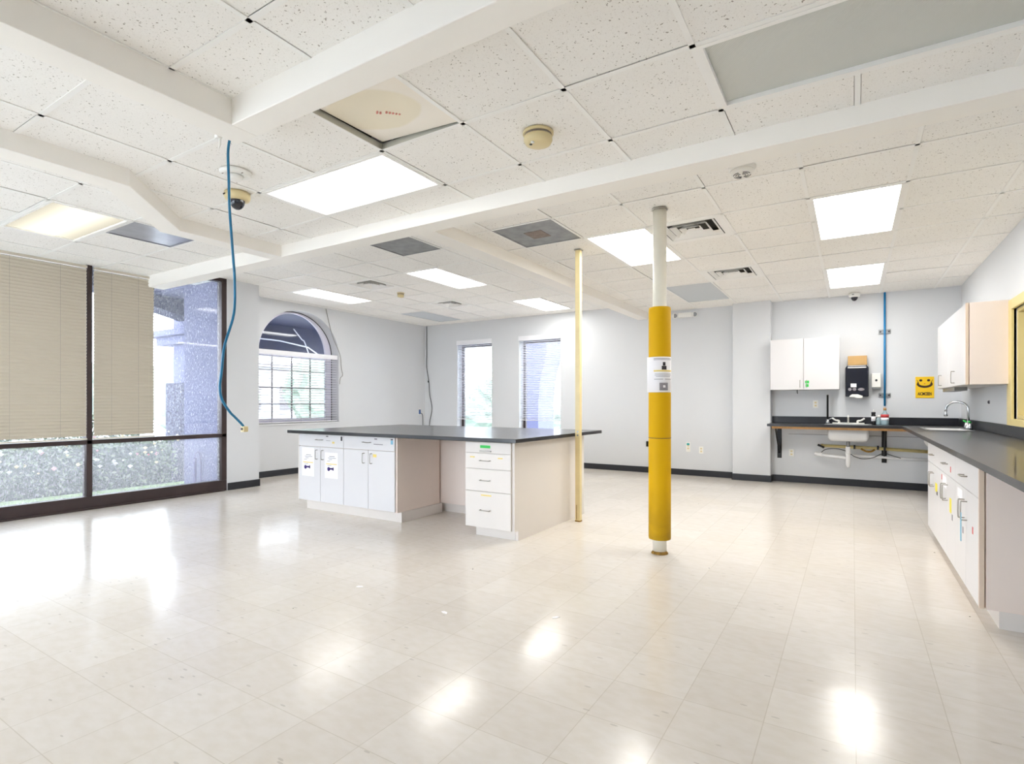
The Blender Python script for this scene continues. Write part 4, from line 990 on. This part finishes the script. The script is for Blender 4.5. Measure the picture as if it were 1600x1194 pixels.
tag(MB().tube(smooth([(XA+.01, 6.56, 2.895), (XA+.01, 6.70, 2.43), (XA+.015, 6.87, 2.10), (XA+.02, 6.90, 1.85), (XA+.02, 6.93, 1.72), (XA+.015, 6.88, 1.66), (XA+.01, 6.87, 1.55)], 5), .006, 6).build('blind_cord', M['cord']), 'grey cord looped down right side of arched window', 'cord')
for (x, y, a_, lb) in ((-2.733, 2.50, .4, 'small white paint flake on floor in front of the island'), (-1.984, 2.45, -.3, 'white paint flake on floor before the four-drawer cabinet'), (-1.411, 2.72, .9, 'white paint flake on floor left of the yellow column')):
    c_, s_ = math.cos(a_), math.sin(a_); sh = [(-.022, -.008), (.0, -.014), (.026, -.004), (.012, .010), (-.014, .009)]
    tag(MB().prism([(x+p*c_-q*s_, y+p*s_+q*c_) for p, q in sh], 0, .0025, 2).build('paint_flake', M['paperw']), lb, 'debris')
# wall marks on right wall
tag(MB().lathe([(0, 1.19), (.012, 1.2), (.012, 1.22), (0, 1.23)], XR-.004, 7.53, 10).build('wall_anchor', M['ink']), 'dark anchor mark on right wall under the upper cabinet', 'anchor')

# ------------------------------------------------------------------ upper cabinets
uc = thing('upper_cabinet', 'white two-door wall cabinet left of towel dispenser, green tag', 'cabinet', (-.6, 9.1, 1.39), 'white upper wall cabinets')
MB().box(-1.045, -.16, 8.97, 9.295, 1.395, 2.14).build('body', M['laminate_cool'], uc)
u1 = door(uc, -1.045, -.605, 1.395, 2.14, 8.95); u2 = door(uc, -.605, -.16, 1.395, 2.14, 8.95)
handle(u1, (-.65, 8.95, 1.48), (0, 0, 1), (0, -1, 0)); handle(u2, (-.565, 8.95, 1.48), (0, 0, 1), (0, -1, 0))
sticker(u2, 'label_sticker', 'green', 'y', -.585, -.535, 1.485, 1.525, 8.95); sticker(u2, 'label_sticker', 'green', 'y', -.58, -.54, 1.435, 1.475, 8.95)
MB().tube([(-.69, 9.0, 1.395), (-.69, 9.0, 1.355), (-.685, 8.99, 1.34)], .006, 8).build('hook', M['ink'], uc)
ur = thing('upper_cabinet', 'white wall cabinet on right wall above the corner sink', 'cabinet', (1.05, 7.6, 1.37), 'white upper wall cabinets')
MB().box(.92, 1.215, 6.62, 8.6, 1.375, 2.14).build('body', M['laminate'], ur)
v1 = door(ur, 7.75, 8.6, 1.375, 2.14, .90, face='x'); v2 = door(ur, 6.62, 7.75, 1.375, 2.14, .90, face='x')
handle(v1, (.90, 8.25, 1.47), (0, 0, 1), (-1, 0, 0), L=.12); handle(v2, (.90, 7.27, 1.47), (0, 0, 1), (-1, 0, 0), L=.12)
MB().box(.899, .92, 6.598, 6.62, 1.375, 2.14).build('edge_strip', M['laminate_edge'], ur)
MB().box(.926, 1.215, 6.598, 6.62, 1.375, 2.14).build('end_panel', M['almond'], ur)
MB().box(.94, 1.05, 7.6, 8.5, 1.335, 1.375).build('under_light', M['steel'], ur)

# ------------------------------------------------------------------ exterior
struct(MB().box(-60, 45, -40, 80, -.4, -.2).build('ground', M['ground']))
tag(MB().box(-9.1, -8.0, -6, 4.9, -.2, -.05).build('grass_strip', M['grass']), 'strip of pale grass outside the storefront glass', 'grass', kind='stuff')
def foliage_mat():
    m, n, l, p = nt('leafy_hedge'); p.inputs['Roughness'].default_value = .7
    gi = n.new('ShaderNodeNewGeometry'); r = n.new('ShaderNodeValToRGB'); e = r.color_ramp.elements
    e[0].position = 0; e[0].color = lin((50, 68, 50)); e[1].position = 1; e[1].color = lin((158, 170, 136))
    x = e.new(.5); x.color = lin((112, 132, 100)); l.new(gi.outputs['Random Per Island'], r.inputs[0]); l.new(r.outputs[0], p.inputs['Base Color'])
    return m
def flower_mat():
    m, n, l, p = nt('rose_blossoms'); p.inputs['Roughness'].default_value = .7
    gi = n.new('ShaderNodeNewGeometry'); r = n.new('ShaderNodeValToRGB'); r.color_ramp.interpolation = 'CONSTANT'; e = r.color_ramp.elements
    e[0].position = 0; e[0].color = lin((250, 246, 240)); e[1].position = .55; e[1].color = lin((246, 226, 170))
    x = e.new(.86); x.color = lin((238, 170, 175)); x = e.new(.97); x.color = lin((215, 60, 80))
    l.new(gi.outputs['Random Per Island'], r.inputs[0]); l.new(r.outputs[0], p.inputs['Base Color']); return m
hd = thing('rose_hedge', 'flowering rose hedge outside the lower storefront panes', 'hedge', (-9.6, 1.5, -.2))
rh = random.Random(3); lf = MB(); fl = MB()
def hh(y): return .82+.18*math.sin(y*2.3)+.1*math.sin(y*5.1+1)
for k in range(9500):
    y = rh.uniform(-3.5, 4.7) if k % 3 else rh.uniform(0, 4.7); x = -9.38-abs(rh.gauss(0, .28)); z = -.15+rh.random()**.8*(hh(y)+.15)
    n_ = Vector((rh.gauss(.6, .6), rh.gauss(0, .6), rh.gauss(.4, .6))).normalized(); u = n_.orthogonal().normalized(); v = n_.cross(u); a = rh.random()*6; u, v = u*math.cos(a)+v*math.sin(a), v*math.cos(a)-u*math.sin(a)
    s_ = rh.uniform(.022, .05); c = Vector((x, y, z))
    lf._add([c-u*s_, c-v*s_*.45, c+u*s_, c+v*s_*.45], [(0, 1, 2, 3)])
for k in range(330):
    y = rh.uniform(-3, 4.7); x = -9.36-abs(rh.gauss(0, .12)); z = .2+rh.random()*(hh(y)-.05); c = Vector((x, y, z)); s_ = rh.uniform(.02, .045)
    ic_ = [(0, 0, 1), (.9, 0, .4), (.28, .85, .4), (-.72, .53, .4), (-.72, -.53, .4), (.28, -.85, .4), (0, 0, -.5)]
    fl._add([c+Vector(q)*s_ for q in ic_], [(0, 1, 2), (0, 2, 3), (0, 3, 4), (0, 4, 5), (0, 5, 1), (6, 2, 1), (6, 3, 2), (6, 4, 3), (6, 5, 4), (6, 1, 5)])
o = lf.build('leaves', foliage_mat(), hd); o['kind'] = 'stuff'
o = fl.build('blossoms', flower_mat(), hd); o['kind'] = 'stuff'
MB().box(-10.2, -9.6, -3.5, 4.7, -.2, .55).build('hedge_core', mat('hedge_shade', (72, 84, 66), .9, noise=.3, nscale=12), hd)
# stucco column and portico
ec = thing('stucco_column', 'lavender-grey stucco portico column outside bare storefront glass', 'column', (-9.8, 5.3, -.2))
MB().box(-10.15, -9.5, 5.0, 6.1, -.2, 3.4).build('shaft', M['stucco'], ec)
MB().box(-10.27, -9.40, 4.93, 6.12, -.2, 1.55).build('clad_base', M['rough_tile'], ec)
MB().box(-10.75, -9.44, 4.82, 6.1, 2.36, 2.47).box(-10.55, -9.47, 4.9, 6.1, 2.22, 2.36).build('capital', M['stucco'], ec, bevel=.01)
hp = thing('portico_roof', 'shaded stucco portico roof beyond the storefront glass', 'portico', (-9.5, 1.5, 2.7))
MB().prism([(5.0, 2.62), (4.3, 2.78), (3.2, 3.02), (1.8, 3.15), (-3.4, 3.15), (-3.4, 3.7), (6.1, 3.7), (6.1, 2.62)], -9.95, .42, 0).build('arched_header', M['stucco_shaded'], hp)
MB().box(-9.95, -8.34, -3.4, 4.28, 3.45, 3.6).build('soffit', M['stucco_shaded'], hp)
MB().box(-9.55, -8.34, 4.4, 4.9, 2.95, 3.6).build('cross_header', M['stucco'], hp)
cn = thing('arch_canopy', 'dark navy canopy seen through the arched window top', 'canopy', (-10, 7.5, 2.9))
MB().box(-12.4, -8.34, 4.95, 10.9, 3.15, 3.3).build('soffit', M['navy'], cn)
MB().box(-12.4, -12.2, 6.2, 12.0, 2.38, 3.15).build('front_beam', M['navy'], cn)
MB().tube([(-12.15, 6.4, 2.78), (-12.15, 8.5, 2.76), (-12.1, 9.3, 2.66), (-12.1, 9.8, 2.4)], .018, 8).build('conduit', M['paleb'], cn)
MB().tube([(-12.15, 7.75, 3.12), (-12.15, 7.7, 2.38)], .014, 8).build('hanger', M['paleb'], cn)
MB().tube([(-12.15, 6.6, 2.98), (-12.15, 7.9, 2.97)], .012, 8).build('rail', M['paleb'], cn)
MB().tube(smooth([(-12.15, 8.9, 3.1), (-12.15, 9.15, 2.85), (-12.12, 9.2, 2.8), (-12.15, 9.4, 2.4)], 4), .014, 8).build('cable', M['paleb'], cn)
eh = thing('outdoor_pipe', 'purple-grey hooked standpipe just outside the right lower pane', 'pipe', (-7.9, 4.28, -.2))
MB().tube(smooth([(-7.9, 4.18, -.19), (-7.9, 4.18, .40), (-7.9, 4.185, .48), (-7.9, 4.21, .51), (-7.9, 4.24, .49), (-7.9, 4.26, .40), (-7.9, 4.265, .1), (-7.9, 4.262, -.15)], 4), .012, 8).build('hook', mat('purple_pipe', (96, 88, 140), .5), eh)
MB().tube([(-7.9, 4.18, -.2), (-7.9, 4.18, .42)], .022, 10).build('riser', mat('purple_riser', (84, 76, 130), .5), eh)
# column outside right narrow window
oc = thing('stucco_buttress', 'curved lavender stucco buttress outside right back window', 'column', (-7, 11.5, -.2))
MB().prism([(-7.5, -.2), (-6.38, -.2), (-6.38, 1.15), (-6.33, 1.75), (-6.2, 2.2), (-6.15, 2.4), (-6.2, 3.4), (-7.5, 3.4)], 11.4, .8, 1).build('shaft', M['stucco'], oc)
# far scenery
fb = thing('distant_building', 'pale flat-roofed building far beyond the windows', 'building', (-30, 22, -.2))
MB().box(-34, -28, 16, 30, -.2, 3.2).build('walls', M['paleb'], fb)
MB().box(-34.2, -27.8, 15.8, 30.2, 3.2, 3.5).build('roof', M['inkgrey'], fb)
for k in range(5): MB().box(-28, -27.95, 17+2.6*k, 18.4+2.6*k, .8, 2.2).build('window', M['inkgrey'], fb)
rt = random.Random(11)
def bush(name, label, cat, cx, cy, z0, r, h, m='trees', group=None):
    o_ = thing(name, label, cat, (cx, cy, z0), group); bm = bmesh.new(); bmesh.ops.create_icosphere(bm, subdivisions=4, radius=1)
    ph = [rt.uniform(0, 6) for _ in range(6)]
    for v in bm.verts:
        n_ = v.co.copy(); d = 1+.10*math.sin(5*n_.x+ph[0])*math.sin(6*n_.y+ph[1])+.08*math.sin(11*n_.z+ph[2])*math.sin(13*n_.x+ph[3])+rt.uniform(-.05, .05)
        v.co = Vector((n_.x*r*d, n_.y*r*d, h/2+n_.z*h/2*d))
    me = bpy.data.meshes.new('foliage'); bm.to_mesh(me); bm.free(); me.materials.append(M[m]); q = bpy.data.objects.new('foliage', me); COL.objects.link(q); q.parent = o_
    return o_
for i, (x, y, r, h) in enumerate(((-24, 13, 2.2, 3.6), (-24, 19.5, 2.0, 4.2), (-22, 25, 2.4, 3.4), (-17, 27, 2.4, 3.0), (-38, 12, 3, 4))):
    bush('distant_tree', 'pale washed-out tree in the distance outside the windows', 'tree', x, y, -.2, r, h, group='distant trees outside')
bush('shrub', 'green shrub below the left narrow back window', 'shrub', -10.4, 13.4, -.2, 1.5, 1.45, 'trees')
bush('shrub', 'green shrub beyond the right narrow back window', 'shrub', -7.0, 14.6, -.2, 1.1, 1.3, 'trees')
